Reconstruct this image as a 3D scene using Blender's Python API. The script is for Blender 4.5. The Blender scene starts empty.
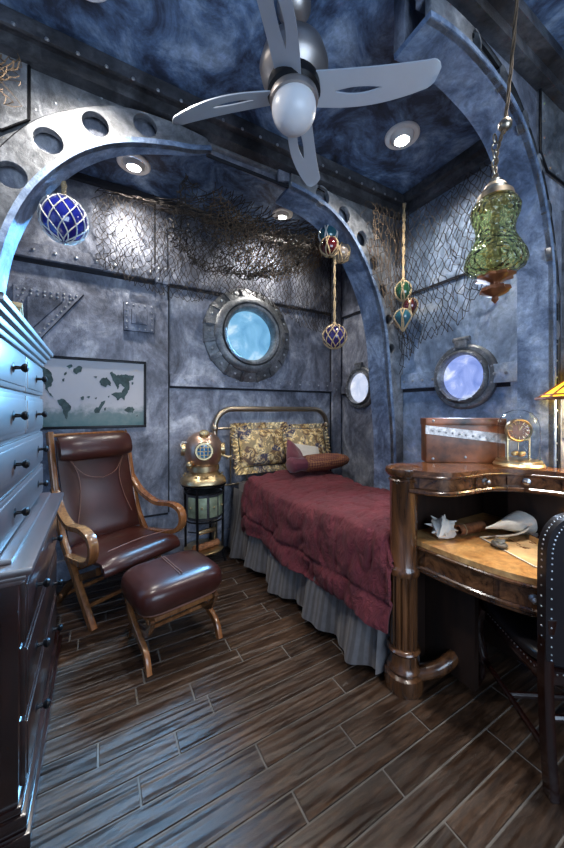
import bpy, bmesh, math, random
from math import sin, cos, pi, radians as R
from mathutils import Vector as V, Matrix, Euler, noise
random.seed(7)
C = bpy.context.scene.collection

# ------------------------------------------------------------------ camera, world, light, exposure
cam_d = bpy.data.cameras.new('camera'); cam = bpy.data.objects.new('camera', cam_d); C.objects.link(cam)
cam.location = (0, 0, 1.35); cam.rotation_euler = (R(90), 0, R(-29.5))
cam_d.sensor_fit = 'VERTICAL'; cam_d.sensor_height = 24; cam_d.sensor_width = 24
cam_d.lens = 325 / 848 * 24; cam_d.shift_y = -14 / 848; cam_d.clip_start = .02
bpy.context.scene.camera = cam
w = bpy.data.worlds.new('world'); bpy.context.scene.world = w; w.use_nodes = True
w.node_tree.nodes['Background'].inputs[0].default_value = (.35, .55, 1, 1)
w.node_tree.nodes['Background'].inputs[1].default_value = .5
def area(name, loc, rot, sx, sy, power, col, spread=180):
    d = bpy.data.lights.new(name, 'AREA'); d.shape = 'RECTANGLE'; d.size = sx; d.size_y = sy
    d.energy = power; d.color = col; d.spread = R(spread)
    o = bpy.data.objects.new(name, d); C.objects.link(o); o.location = loc; o.rotation_euler = rot
    return o
# daylight coming through the window behind the camera
area('window_daylight', (.75, -1.42, 1.55), (R(90), 0, 0), 1.75, 1.35, 52, (.60, .78, 1))
# daylight entering through the three portholes
def spot(name, loc, aim, power, col, cone, soft=.05):
    d = bpy.data.lights.new(name, 'SPOT'); d.energy = power; d.color = col; d.spot_size = R(cone); d.spot_blend = .35; d.shadow_soft_size = soft
    o = bpy.data.objects.new(name, d); C.objects.link(o); o.location = loc; o.rotation_euler = (V(aim) - V(loc)).to_track_quat('-Z', 'Y').to_euler()
spot('large_porthole_daylight', (1.33, 2.93, 2.10), (-.68, 1.48, .97), 720, (.20, .55, 1), 63, .2)
spot('desk_porthole_daylight', (2.03, 1.28, 1.56), (1.2, .9, 1.0), 14, (.6, .75, 1), 130)
vs = bpy.context.scene.view_settings
vs.view_transform = 'Standard'; vs.look = 'None'; vs.exposure = 0.35; vs.gamma = 1; vs.use_curve_mapping = False

# ------------------------------------------------------------------ materials
def newmat(name):
    m = bpy.data.materials.new(name); m.use_nodes = True
    nt = m.node_tree; b = nt.nodes['Principled BSDF']; return m, nt, b
def N(nt, t, **k):
    n = nt.nodes.new(t)
    for a, v in k.items():
        if a in n.inputs: n.inputs[a].default_value = v
        else: setattr(n, a, v)
    return n
def coords(nt, scale=(1, 1, 1), rot=(0, 0, 0), out='Object'):
    tc = N(nt, 'ShaderNodeTexCoord'); mp = N(nt, 'ShaderNodeMapping')
    mp.inputs['Scale'].default_value = scale; mp.inputs['Rotation'].default_value = rot
    nt.links.new(tc.outputs[out], mp.inputs[0]); return mp.outputs[0]
def ramp(nt, fac, stops):
    r = N(nt, 'ShaderNodeValToRGB'); e = r.color_ramp.elements
    while len(e) < len(stops): e.new(.5)
    for q, (p, c) in zip(e, stops): q.position = p; q.color = (*c, 1)
    nt.links.new(fac, r.inputs[0]); return r.outputs[0]
def noisef(nt, co, scale, detail=6, rough=.6, dist=0):
    n = N(nt, 'ShaderNodeTexNoise'); n.inputs['Scale'].default_value = scale; n.inputs['Detail'].default_value = detail
    n.inputs['Roughness'].default_value = rough; n.inputs['Distortion'].default_value = dist
    nt.links.new(co, n.inputs['Vector']); return n.outputs[0]
def bump(nt, b, h, s=.3, d=.02):
    n = N(nt, 'ShaderNodeBump'); n.inputs['Strength'].default_value = s; n.inputs['Distance'].default_value = d
    nt.links.new(h, n.inputs['Height']); nt.links.new(n.outputs[0], b.inputs['Normal'])
def mix(nt, f, a, b_, t='MIX'):
    n = N(nt, 'ShaderNodeMix'); n.data_type = 'RGBA'; n.blend_type = t
    if isinstance(f, float): n.inputs[0].default_value = f
    else: nt.links.new(f, n.inputs[0])
    for i, q in ((6, a), (7, b_)):
        if isinstance(q, tuple): n.inputs[i].default_value = (*q, 1)
        else: nt.links.new(q, n.inputs[i])
    return n.outputs[2]
def plain(name, col, rough=.5, metal=0, var=.25, nscale=12, bs=.1, coat=0, emis=None, es=0):
    m, nt, b = newmat(name); co = coords(nt); f = noisef(nt, co, nscale)
    lo = tuple(c * (1 - var) for c in col); hi = tuple(min(1, c * (1 + var)) for c in col)
    nt.links.new(ramp(nt, f, [(.3, lo), (.7, hi)]), b.inputs['Base Color'])
    b.inputs['Roughness'].default_value = rough; b.inputs['Metallic'].default_value = metal
    b.inputs['Coat Weight'].default_value = coat; b.inputs['Coat Roughness'].default_value = .03 if coat > .9 else .22
    if bs: bump(nt, b, f, bs, .005)
    if emis: b.inputs['Emission Color'].default_value = (*emis, 1); b.inputs['Emission Strength'].default_value = es
    return m
def wallmat(name, stops, scale=1.6, rough=.45, metal=.35, bs=.35, stretch=(1, 1, 1)):
    m, nt, b = newmat(name); co = coords(nt, stretch)
    a = noisef(nt, co, scale, 10, .68, .7); c = noisef(nt, co, scale * 7, 8, .7, .4)
    base = ramp(nt, a, stops); fine = ramp(nt, c, [(.35, (.45, .45, .45)), (.65, (1.0, 1.0, 1.0))])
    nt.links.new(mix(nt, .8, base, fine, 'MULTIPLY'), b.inputs['Base Color'])
    nt.links.new(ramp(nt, c, [(.3, (rough - .12,) * 3), (.7, (rough + .15,) * 3)]), b.inputs['Roughness'])
    b.inputs['Metallic'].default_value = metal; bump(nt, b, c, bs, .01); return m
def wood(name, dark, light, rough=.3, scale=3, axis='Z', coat=.3, burl=0.0):
    m, nt, b = newmat(name)
    st = {'X': (.12, 1, 1), 'Y': (1, .12, 1), 'Z': (1, 1, .12)}[axis]
    if burl: st = (1, 1, 1)
    co = coords(nt, st); a = noisef(nt, co, scale * 5, 8, .65, 1.2 + burl * 2); c = noisef(nt, co, scale * 22, 4, .6)
    base = ramp(nt, a, [(.32, dark), (.5, tuple((x + y) / 2 for x, y in zip(dark, light))), (.68, light)])
    nt.links.new(mix(nt, .5, base, ramp(nt, c, [(.3, (.4, .4, .4)), (.65, (1, 1, 1))]), 'MULTIPLY'), b.inputs['Base Color'])
    b.inputs['Roughness'].default_value = rough; b.inputs['Coat Weight'].default_value = coat; b.inputs['Coat Roughness'].default_value = .15
    bump(nt, b, a, .08, .005); return m
def glass(name, col, rough=.03, ior=1.3, bs=0):
    m, nt, b = newmat(name); b.inputs['Base Color'].default_value = (*col, 1)
    b.inputs['Transmission Weight'].default_value = 1; b.inputs['Roughness'].default_value = rough; b.inputs['IOR'].default_value = ior
    if bs: bump(nt, b, noisef(nt, coords(nt), 30, 3), bs, .01)
    return m

M = {}
M['wall'] = wallmat('weathered_blue_grey_metal_paint', [(.28, (.055, .06, .075)), (.42, (.18, .195, .25)), (.53, (.34, .365, .45)), (.66, (.70, .72, .80))], 3.2, .5, .2, .6, (1, 1, .7))
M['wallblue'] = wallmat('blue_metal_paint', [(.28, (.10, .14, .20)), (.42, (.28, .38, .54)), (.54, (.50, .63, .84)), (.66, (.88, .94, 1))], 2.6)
M['steel'] = wallmat('brushed_pewter_paint', [(.28, (.07, .07, .075)), (.43, (.2, .205, .215)), (.55, (.36, .37, .39)), (.7, (.62, .63, .66))], 3.5, .38, .45)
M['soffit'] = wallmat('mottled_blue_paint', [(.3, (.06, .085, .14)), (.45, (.17, .24, .38)), (.56, (.33, .44, .64)), (.7, (.58, .70, .88))], 5, .5, .2)
M['ceil'] = wallmat('mottled_dark_blue_ceiling_paint', [(.3, (.022, .02, .022)), (.42, (.05, .075, .14)), (.52, (.15, .25, .44)), (.66, (.48, .64, .88))], 3.6, .55, .15, .25)
M['trimdark'] = wallmat('dark_bronze_paint', [(.3, (.03, .028, .03)), (.5, (.10, .10, .11)), (.7, (.26, .26, .28))], 3, .4, .4)
M['ring'] = wallmat('grey_cast_metal', [(.3, (.10, .10, .11)), (.5, (.25, .26, .27)), (.7, (.48, .49, .51))], 5, .38, .6)
M['rivet'] = plain('rivet_metal', (.45, .46, .48), .3, .8)
M['black'] = plain('black_iron', (.012, .012, .014), .4, .6)
M['seamshade'] = plain('dark_seam_and_shade', (.02, .022, .03), .8)
M['brass'] = plain('antique_brass', (.42, .35, .26), .36, 1, .2, 8)
M['copper'] = plain('polished_copper', (.62, .42, .32), .38, 1, .3, 6)
M['gold'] = plain('golden_brass', (.66, .50, .28), .36, 1, .35, 9)
M['mahog'] = wood('dark_mahogany', (.006, .002, .002), (.035, .010, .007), .22, 2, 'Z', .6)
M['mahogY'] = wood('dark_mahogany_front', (.007, .003, .003), (.035, .012, .010), .3, 2, 'Y', .8)
M['hutch'] = wood('glossy_mahogany_glare', (.014, .007, .008), (.07, .03, .028), .36, 2, 'Y', 1)  # lighter copy of the mahogany, glare partly put into its colour
M['hutch'].node_tree.nodes['Principled BSDF'].inputs['IOR'].default_value = 2.0; M['hutch'].node_tree.nodes['Principled BSDF'].inputs['Coat Roughness'].default_value = .42
M['armwood'] = wood('honey_brown_wood', (.14, .045, .015), (.42, .17, .06), .25, 3, 'Z', .6)
M['deskwood'] = wood('burl_brown_wood', (.03, .010, .004), (.24, .095, .035), .26, 2, 'X', .5, .6)
M['deskcol'] = wood('turned_brown_wood', (.025, .009, .004), (.19, .075, .028), .25, 3, 'Z', .6)
M['deskdark'] = wood('dark_panel_wood', (.008, .004, .003), (.035, .016, .01), .5, 2, 'Z', 0)
M['desktop'] = wood('golden_writing_surface', (.38, .15, .04), (.85, .50, .20), .3, 1.6, 'X', .3, .4)
M['leather'] = plain('oxblood_leather', (.046, .012, .009), .30, 0, .35, 5, .12, .12)
M['leatherdk'] = plain('near_black_leather', (.012, .010, .012), .35, 0, .3, 6, .12, .2)
M['seam'] = plain('pale_stitching', (.22, .10, .07), .5)
M['nail'] = plain('nailhead_silver', (.45, .45, .47), .35, 1)
M['rope'] = plain('tan_rope', (.50, .36, .20), .8, 0, .3, 60, .4)
M['netdark'] = plain('dark_net_twine', (.035, .026, .02), .85, 0, .4, 40)
M['nettan'] = plain('tan_net_twine', (.13, .085, .05), .85, 0, .4, 40)
M['netwhite'] = plain('white_cord', (.62, .60, .56), .7)
M['floatblue'] = plain('cobalt_glass', (.010, .014, .17), .07, 0, .3, 6, 0, 1)
M['floatpurple'] = plain('violet_glass', (.03, .02, .12), .08, 0, .4, 9, 0, 1)
M['floatred'] = plain('ruby_glass', (.08, .008, .01), .08, 0, .4, 9, 0, 1)
M['floatteal'] = plain('teal_glass', (.02, .10, .13), .08, 0, .4, 9, 0, 1)
M['floatgreen'] = plain('bottle_green_glass', (.015, .07, .03), .08, 0, .4, 9, 0, 1)
M['floatclear'] = plain('smoky_clear_glass', (.25, .20, .16), .08, 0, .4, 9, 0, 1)
M['white'] = plain('white_plastic', (.8, .8, .8), .4, 0, .03, 5, 0)
M['fanblade'] = plain('brushed_silver_blade', (.50, .55, .62), .4, .3, .05, 5, 0)
M['fanmetal'] = plain('brushed_nickel', (.42, .38, .36), .42, .9, .1, 5, 0)
M['globe'] = plain('frosted_glass', (.72, .72, .74), .35, 0, .02, 5, 0)
M['ceramic'] = plain('shell_white', (.85, .79, .70), .5, 0, .2, 14, .3)
M['skirt'] = None
def fabric(name, c1, c2, scale=6, rough=.85, bs=.25, sheen=.3, weave=260):
    m, nt, b = newmat(name); co = coords(nt); a = noisef(nt, co, scale, 6); f = noisef(nt, co, weave, 2)
    nt.links.new(mix(nt, .5, ramp(nt, a, [(.3, c1), (.7, c2)]), ramp(nt, f, [(.3, (.6, .6, .6)), (.7, (1, 1, 1))]), 'MULTIPLY'), b.inputs['Base Color'])
    b.inputs['Roughness'].default_value = rough; b.inputs['Sheen Weight'].default_value = sheen; bump(nt, b, f, bs, .004); return m
M['comforter'] = fabric('burgundy_quilted_cotton', (.10, .009, .015), (.18, .020, .030), 9, .8, .25, .05)
nt = M['comforter'].node_tree; b = nt.nodes['Principled BSDF']; bump(nt, b, noisef(nt, coords(nt, (7, 22, 9), (0, 0, R(-35))), 1, 5, .62, 1.6), .9, .035)
M['burgundy'] = fabric('burgundy_velvet', (.10, .012, .025), (.18, .025, .045), 9, .7)
M['sheet'] = fabric('grey_bedding', (.22, .20, .20), (.36, .33, .32), 4)
M['cream'] = fabric('cream_cotton', (.6, .55, .48), (.75, .7, .62), 10)
m, nt, b = newmat('grey_striped_skirt_fabric'); co = coords(nt); tc = N(nt, 'ShaderNodeTexWave', bands_direction='Y')
tc.inputs['Scale'].default_value = 9; tc.inputs['Distortion'].default_value = 1.2; tc.inputs['Detail'].default_value = 3; nt.links.new(co, tc.inputs['Vector'])
nt.links.new(mix(nt, .5, ramp(nt, tc.outputs[1], [(.3, (.10, .085, .08)), (.7, (.155, .14, .14))]), ramp(nt, noisef(nt, co, 30, 4), [(.3, (.5, .5, .5)), (.7, (1, 1, 1))]), 'MULTIPLY'), b.inputs['Base Color'])
b.inputs['Roughness'].default_value = .6; b.inputs['Sheen Weight'].default_value = .3; M['skirt'] = m
# floral print
m, nt, b = newmat('gold_floral_print'); co = coords(nt)
v1 = N(nt, 'ShaderNodeTexVoronoi'); v1.inputs['Scale'].default_value = 20; nt.links.new(co, v1.inputs['Vector'])
v2 = N(nt, 'ShaderNodeTexVoronoi'); v2.inputs['Scale'].default_value = 7; nt.links.new(co, v2.inputs['Vector'])
n1 = noisef(nt, co, 16, 5, .6, 2.5)
petal = ramp(nt, v1.outputs['Distance'], [(.3, (1, .82, .45)), (.55, (.80, .55, .20)), (.72, (.10, .06, .04))])
big = ramp(nt, v2.outputs['Color'], [(.2, (.85, .62, .3)), (.45, (.9, .8, .55)), (.6, (.42, .22, .07)), (.8, (.08, .09, .2))])
nt.links.new(mix(nt, .35, mix(nt, ramp(nt, n1, [(.49, (0, 0, 0)), (.53, (1, 1, 1))]), petal, (.03, .028, .035)), big), b.inputs['Base Color'])
b.inputs['Roughness'].default_value = .8; M['floral'] = m
# checked bolster
m, nt, b = newmat('brown_checked_weave'); co = coords(nt, (1, 1, 1), (0, R(45), 0)); ck = N(nt, 'ShaderNodeTexChecker'); ck.inputs['Scale'].default_value = 60
ck.inputs['Color1'].default_value = (.30, .13, .05, 1); ck.inputs['Color2'].default_value = (.10, .02, .025, 1); nt.links.new(co, ck.inputs['Vector'])
nt.links.new(ck.outputs[0], b.inputs['Base Color']); b.inputs['Roughness'].default_value = .75; M['checked'] = m
# plank floor
m, nt, b = newmat('hand_scraped_dark_plank'); g = N(nt, 'ShaderNodeNewGeometry'); co0 = coords(nt, (.22, 1, 1))
ad = N(nt, 'ShaderNodeVectorMath', operation='ADD'); sc = N(nt, 'ShaderNodeVectorMath', operation='SCALE'); sc.inputs['Scale'].default_value = 37
cb = N(nt, 'ShaderNodeCombineXYZ'); nt.links.new(g.outputs['Random Per Island'], cb.inputs[0]); nt.links.new(g.outputs['Random Per Island'], cb.inputs[2])
nt.links.new(cb.outputs[0], sc.inputs[0]); nt.links.new(co0, ad.inputs[0]); nt.links.new(sc.outputs[0], ad.inputs[1]); cc = ad.outputs[0]
a = noisef(nt, cc, 20, 12, .78, .35); c_ = noisef(nt, cc, 110, 6, .75)
base = ramp(nt, a, [(.3, (.012, .006, .004)), (.48, (.045, .024, .014)), (.62, (.095, .055, .034)), (.8, (.155, .10, .066))])
tone = ramp(nt, g.outputs['Random Per Island'], [(0, (.5, .47, .45)), (1, (1.1, 1.05, 1.0))])
nt.links.new(mix(nt, .55, mix(nt, 1.0, base, tone, 'MULTIPLY'), ramp(nt, c_, [(.38, (.15, .15, .15)), (.58, (1.25, 1.2, 1.15))]), 'MULTIPLY'), b.inputs['Base Color'])
nt.links.new(ramp(nt, a, [(.3, (.27,) * 3), (.7, (.46,) * 3)]), b.inputs['Roughness'])
wv = noisef(nt, coords(nt, (2.6, 26, 1), (0, 0, R(16))), 1, 1, .5, .3)
h = mix(nt, .16, wv, a); bump(nt, b, h, .7, .03); M['plank'] = m
M['grout'] = plain('pale_grout', (.15, .135, .12), .95)
# porthole scenes: backlit panes
def glow(name, c1, c2, c3, s, scale):
    m, nt, b = newmat(name); co = coords(nt); n = noisef(nt, co, scale, 5, .55, 1.0)
    cr = ramp(nt, n, [(.32, c1), (.52, c2), (.68, c3)]); nt.links.new(cr, b.inputs['Emission Color']); b.inputs['Emission Strength'].default_value = s
    b.inputs['Base Color'].default_value = (.05, .08, .12, 1); b.inputs['Roughness'].default_value = .06; return m
M['glow_blue'] = glow('backlit_sea_scene', (.10, .30, .52), (.22, .50, .74), (.75, .92, 1), .85, 3.0)
M['glow_white'] = glow('backlit_pale_scene', (.40, .48, .66), (.62, .66, .80), (.95, .95, 1), .9, 4)
M['glow_violet'] = glow('backlit_violet_scene', (.13, .20, .55), (.30, .38, .75), (.9, .93, 1), .95, 6)
M['lit'] = plain('lamp_lens', (1, 1, 1), .5, 0, 0, 5, 0, 0, (1, .96, .88), 28)
M['pane'] = glass('clear_pane', (.95, .97, 1), .02, 1.1)
M['clear'] = glass('clear_dome_glass', (.97, .98, .98), .02, 1.12)
M['greenglass'] = glass('green_seeded_glass', (.93, .98, .60), .04, 1.4)
nt = M['greenglass'].node_tree; vv = N(nt, 'ShaderNodeTexVoronoi'); vv.inputs['Scale'].default_value = 55; nt.links.new(coords(nt), vv.inputs['Vector']); bump(nt, nt.nodes['Principled BSDF'], vv.outputs['Distance'], 1, .012)
# stained glass
m, nt, b = newmat('yellow_stained_glass'); b.inputs['Base Color'].default_value = (.95, .62, .05, 1); b.inputs['Roughness'].default_value = .4
b.inputs['Transmission Weight'].default_value = .55; b.inputs['Subsurface Weight'].default_value = .3; M['amber'] = m
b.inputs['Emission Color'].default_value = (1, .66, .05, 1); b.inputs['Emission Strength'].default_value = .8
M['parch'] = plain('parchment', (.72, .48, .24), .7, 0, .35, 8, .1)
M['mapink'] = plain('teal_grey_ink', (.05, .085, .085), .7, 0, .5, 30)
m, nt, b = newmat('pale_map_paper'); co = coords(nt); sx = N(nt, 'ShaderNodeSeparateXYZ'); nt.links.new(co, sx.inputs[0])
nz = noisef(nt, co, 14, 6, .65)
mx = N(nt, 'ShaderNodeMath', operation='MULTIPLY_ADD'); mx.inputs[1].default_value = .25; nt.links.new(nz, mx.inputs[0]); nt.links.new(sx.outputs[2], mx.inputs[2])
nt.links.new(ramp(nt, mx.outputs[0], [(.10, (.05, .14, .15)), (.24, (.16, .22, .22)), (.32, (.52, .50, .52)), (.9, (.62, .60, .61))]), b.inputs['Base Color']); b.inputs['Roughness'].default_value = .5; M['mappaper'] = m
M['rust'] = plain('rusty_leather', (.17, .055, .02), .45, .2, .95, 6, .3, .2)
M['strap'] = plain('worn_silver_strap', (.42, .38, .36), .4, .5, .6, 45, .6)
M['patina'] = plain('green_patina_metal', (.36, .42, .28), .4, .5, .5, 10, .3)
M['brickrust'] = plain('rust_brick', (.30, .12, .05), .8, 0, .6, 30, .5)
M['tan'] = plain('tan_wood', (.50, .38, .20), .5, 0, .3, 20)

# ------------------------------------------------------------------ mesh helpers
def prop(o, label=None, cat=None, group=None, kind=None):
    for k, v in (('label', label), ('category', cat), ('group', group), ('kind', kind)):
        if v: o[k] = v
    return o
def thing(name, label, cat, loc=(0, 0, 0), rot=0, group=None):
    o = bpy.data.objects.new(name, None); C.objects.link(o); o.empty_display_size = .05
    o.location = loc; o.rotation_euler = rot if isinstance(rot, tuple) else (0, 0, rot)
    prop(o, label, cat, group); return o
class B:
    """collects shapes into one bmesh"""
    def __init__(s): s.b = bmesh.new(); s.mi = 0
    def add(s, vs, fs):
        v = [s.b.verts.new(p) for p in vs]; out = []
        for f in fs:
            try: q = s.b.faces.new([v[i] for i in f]); q.material_index = s.mi; out.append(q)
            except ValueError: pass
        return v, out
    def box(s, c, d, rot=None, bev=0.0):
        x, y, z = d[0] / 2, d[1] / 2, d[2] / 2; m = rot or Matrix()
        pts = [V(c) + (m @ V((i * x, j * y, k * z))) for i in (-1, 1) for j in (-1, 1) for k in (-1, 1)]
        v, f = s.add(pts, [(0, 1, 3, 2), (4, 6, 7, 5), (0, 4, 5, 1), (2, 3, 7, 6), (0, 2, 6, 4), (1, 5, 7, 3)])
        if bev:
            es = list({e for q in f for e in q.edges}); r = bmesh.ops.bevel(s.b, geom=es, offset=min(bev, min(d) * .45), segments=2, affect='EDGES', profile=.6)
            for q in r['faces']: q.material_index = s.mi
        return s
    def b2(s, x0, x1, y0, y1, z0, z1, bev=0.0): return s.box(((x0 + x1) / 2, (y0 + y1) / 2, (z0 + z1) / 2), (x1 - x0, y1 - y0, z1 - z0), None, bev)
    def lathe(s, prof, c=(0, 0, 0), n=24, ax=None, mod=None):
        m = ax or Matrix(); vs = []
        for r, z in prof:
            for i in range(n):
                a = 2 * pi * i / n; rr = r * (mod(a, z) if mod else 1); vs.append(V(c) + (m @ V((rr * cos(a), rr * sin(a), z))))
        fs = [(j * n + i, j * n + (i + 1) % n, (j + 1) * n + (i + 1) % n, (j + 1) * n + i) for j in range(len(prof) - 1) for i in range(n)]
        if prof[0][0] > 1e-5: fs.append(tuple(range(n))[::-1])
        if prof[-1][0] > 1e-5: fs.append(tuple((len(prof) - 1) * n + i for i in range(n)))
        s.add(vs, fs); return s
    def ringlathe(s, prof, c=(0, 0, 0), n=48, ax=None):   # closed profile
        m = ax or Matrix(); k = len(prof); vs = [V(c) + (m @ V((r * cos(2 * pi * i / n), r * sin(2 * pi * i / n), z))) for r, z in prof for i in range(n)]
        s.add(vs, [(j * n + i, j * n + (i + 1) % n, ((j + 1) % k) * n + (i + 1) % n, ((j + 1) % k) * n + i) for j in range(k) for i in range(n)]); return s
    def ball(s, c, r, n=16, sz=(1, 1, 1)):
        k = n // 2; vs = []; 
        prof = [(sin(pi * i / k), -cos(pi * i / k)) for i in range(k + 1)]; prof[0] = (1e-6, -1); prof[-1] = (1e-6, 1)
        ax = Matrix.Diagonal((r * sz[0], r * sz[1], r * sz[2], 1)); return s.lathe(prof, c, n, ax)
    def tube(s, path, r, n=8, cap=True, closed=False, flat=1.0):
        P = [V(p) for p in path]; k = len(P); rs = r if isinstance(r, (list, tuple)) else [r] * k; vs = []; up = None
        for i, p in enumerate(P):
            if closed: t = (P[(i + 1) % k] - P[i - 1])
            else: t = P[min(i + 1, k - 1)] - P[max(i - 1, 0)]
            t = t.normalized() if t.length > 1e-9 else V((0, 0, 1))
            if up is None: up = V((0, 0, 1)) if abs(t.z) < .9 else V((1, 0, 0))
            a = t.cross(up); a = a.normalized() if a.length > 1e-6 else V((1, 0, 0)); bb = a.cross(t).normalized(); up = bb
            for j in range(n):
                q = 2 * pi * j / n + pi / n; vs.append(p + a * cos(q) * rs[i] + bb * sin(q) * rs[i] * flat)
        kk = k if closed else k - 1
        fs = [(i * n + j, i * n + (j + 1) % n, ((i + 1) % k) * n + (j + 1) % n, ((i + 1) % k) * n + j) for i in range(kk) for j in range(n)]
        if cap and not closed: fs += [tuple(range(n))[::-1], tuple((k - 1) * n + j for j in range(n))]
        s.add(vs, fs); return s
    def grid(s, f, nu, nv):
        vs = [f(i / nu, j / nv) for i in range(nu + 1) for j in range(nv + 1)]; q = nv + 1
        s.add(vs, [(i * q + j, (i + 1) * q + j, (i + 1) * q + j + 1, i * q + j + 1) for i in range(nu) for j in range(nv)]); return s
    def prism(s, poly, d0, d1, f=lambda x, y, z: (x, y, z), bev=0.0):
        n = len(poly); vs = [f(x, y, d0) for x, y in poly] + [f(x, y, d1) for x, y in poly]
        v, fc = s.add(vs, [tuple(range(n))[::-1], tuple(range(n, 2 * n))] + [(i, (i + 1) % n, n + (i + 1) % n, n + i) for i in range(n)])
        if bev:
            es = [e for q in fc[:2] for e in q.edges]; r = bmesh.ops.bevel(s.b, geom=es, offset=bev, segments=2, affect='EDGES', profile=.6)
            for q in r['faces']: q.material_index = s.mi
        return s
    def solid(s, t):   # thicken an open sheet
        
        b = s.b; b.normal_update(); b.verts.index_update(); vs = list(b.verts); fs = list(b.faces); bd = [(e.verts[0].index, e.verts[1].index) for e in b.edges if e.is_boundary]
        nv = [b.verts.new(v.co - v.normal * t) for v in vs]
        for f in fs: b.faces.new([nv[v.index] for v in reversed(f.verts)]).material_index = f.material_index
        for i, j in bd: b.faces.new((vs[i], vs[j], nv[j], nv[i]))
        return s
    def obj(s, name, mats, parent=None, world=False, ang=40):
        if not isinstance(mats, (list, tuple)): mats = [mats]
        if world and parent is not None:
            s.b.transform((Matrix.Translation(parent.location) @ parent.rotation_euler.to_matrix().to_4x4()).inverted())
        bmesh.ops.recalc_face_normals(s.b, faces=s.b.faces[:])
        me = bpy.data.meshes.new(name); s.b.to_mesh(me); s.b.free()
        for q in mats: me.materials.append(M[q] if isinstance(q, str) else q)
        me.polygons.foreach_set('use_smooth', [True] * len(me.polygons)); me.set_sharp_from_angle(angle=R(ang))
        o = bpy.data.objects.new(name, me); C.objects.link(o)
        if parent is not None: o.parent = parent
        return o
def st(name, b, m, parent=None, ang=40):
    o = b.obj(name, m, parent, world=parent is not None, ang=ang)
    if parent is None: o['kind'] = 'structure'
    return o
def dup(root, loc=None, rot=None, label=None, group=None):
    def cp(o, par):
        c = o.copy(); C.objects.link(c); c.parent = par
        for ch in kids[o.name]: cp(ch, c)
        return c
    kids = {}
    def walk(o):
        kids[o.name] = [x for x in bpy.data.objects if x.parent == o]
        for x in kids[o.name]: walk(x)
    walk(root); r = cp(root, None)
    if loc: r.location = loc
    if rot is not None: r.rotation_euler = (0, 0, rot)
    prop(r, label, None, group); return r
def arc(c, r, a0, a1, n, ax='xz'):
    out = []
    for i in range(n + 1):
        a = R(a0 + (a1 - a0) * i / n); u, v = r * cos(a), r * sin(a)
        out.append(V(c) + (V((u, 0, v)) if ax == 'xz' else V((u, v, 0)) if ax == 'xy' else V((0, u, v))))
    return out
def smooth(pts, n=6):   # catmull-rom
    P = [V(p) for p in pts]; out = []
    for i in range(len(P) - 1):
        p0, p1, p2, p3 = P[max(i - 1, 0)], P[i], P[i + 1], P[min(i + 2, len(P) - 1)]
        for k in range(n):
            t = k / n; out.append(.5 * ((2 * p1) + (p2 - p0) * t + (2 * p0 - 5 * p1 + 4 * p2 - p3) * t * t + (3 * p1 - p0 - 3 * p2 + p3) * t ** 3))
    out.append(P[-1]); return out
def plate_holes(outer, holes, t, y, name, mat, parent=None):
    """flat plate in XZ with real holes, front at y, thickness t towards +y"""
    cu = bpy.data.curves.new(name, 'CURVE'); cu.dimensions = '2D'; cu.fill_mode = 'BOTH'; cu.extrude = t / 2; cu.bevel_depth = .003; cu.offset = -.003
    for pl in [outer] + holes:
        s = cu.splines.new('POLY'); s.points.add(len(pl) - 1); s.use_cyclic_u = True
        for q, (x, z) in zip(s.points, pl): q.co = (x, z, 0, 1)
    tmp = bpy.data.objects.new('tmp', cu); C.objects.link(tmp)
    me = bpy.data.meshes.new_from_object(tmp.evaluated_get(bpy.context.evaluated_depsgraph_get()))
    C.objects.unlink(tmp); bpy.data.objects.remove(tmp); bpy.data.curves.remove(cu)
    me.transform(Matrix.Translation((0, y + t / 2, 0)) @ Matrix.Rotation(R(90), 4, 'X')); me.materials.clear(); me.materials.append(M[mat]); me.name = name
    o = bpy.data.objects.new(name, me); C.objects.link(o)
    if parent: o.parent = parent
    else: o['kind'] = 'structure'
    return o
def circ(cx, cz, rx, rz=None, n=24): return [(cx + rx * cos(2 * pi * i / n), cz + (rz or rx) * sin(2 * pi * i / n)) for i in range(n)]
def rivets(b, pts, nrm, r=.009):
    nrm = V(nrm).normalized(); q = nrm.to_track_quat('Z', 'Y').to_matrix().to_4x4()
    for p in pts: b.lathe([(r, 0), (r * .85, r * .45), (r * .4, r * .7), (1e-6, r * .75)], p, 8, q)
    return b
def line(a, c, n): return [V(a).lerp(V(c), i / max(n - 1, 1)) for i in range(n)]
def net(name, S, nu, nv, r, mat, label, jit=.012, drop=.04, seed=1, extra=0):
    rnd = random.Random(seed); b = B(); pts = {}
    for i in range(nu + 1):
        for j in range(nv + 1):
            u = (i + (.5 if j % 2 else 0)) / (nu + .5); p = V(S(u, j / nv)); n_ = noise.noise_vector(p * 4 + V((seed, 0, 0))) * jit * 2.2
            pts[i, j] = p + n_ + V((rnd.uniform(-jit, jit), rnd.uniform(-jit, jit), rnd.uniform(-jit, jit)))
    def e(p, q):
        m_ = (p + q) / 2 + V((rnd.uniform(-jit, jit), rnd.uniform(-jit, jit), rnd.uniform(-jit, 0))) * .5; b.tube([p, m_, q], r, 3, False)
    for (i, j), p in pts.items():
        if j < nv:
            for di in ((-1, 0) if j % 2 == 0 else (0, 1)):
                if (i + di, j + 1) in pts and rnd.random() > drop: e(p, pts[i + di, j + 1])
    ks = list(pts)
    for _ in range(extra):   # loose strands
        k = rnd.choice(ks); p = pts[k]; q = [p]
        for _ in range(4): q.append(q[-1] + V((rnd.uniform(-.05, .05), rnd.uniform(-.02, .02), rnd.uniform(-.05, .03))))
        b.tube(smooth(q, 2), r * .6, 3, False)
    o = b.obj(name, mat); prop(o, label, 'net'); return o
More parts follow.
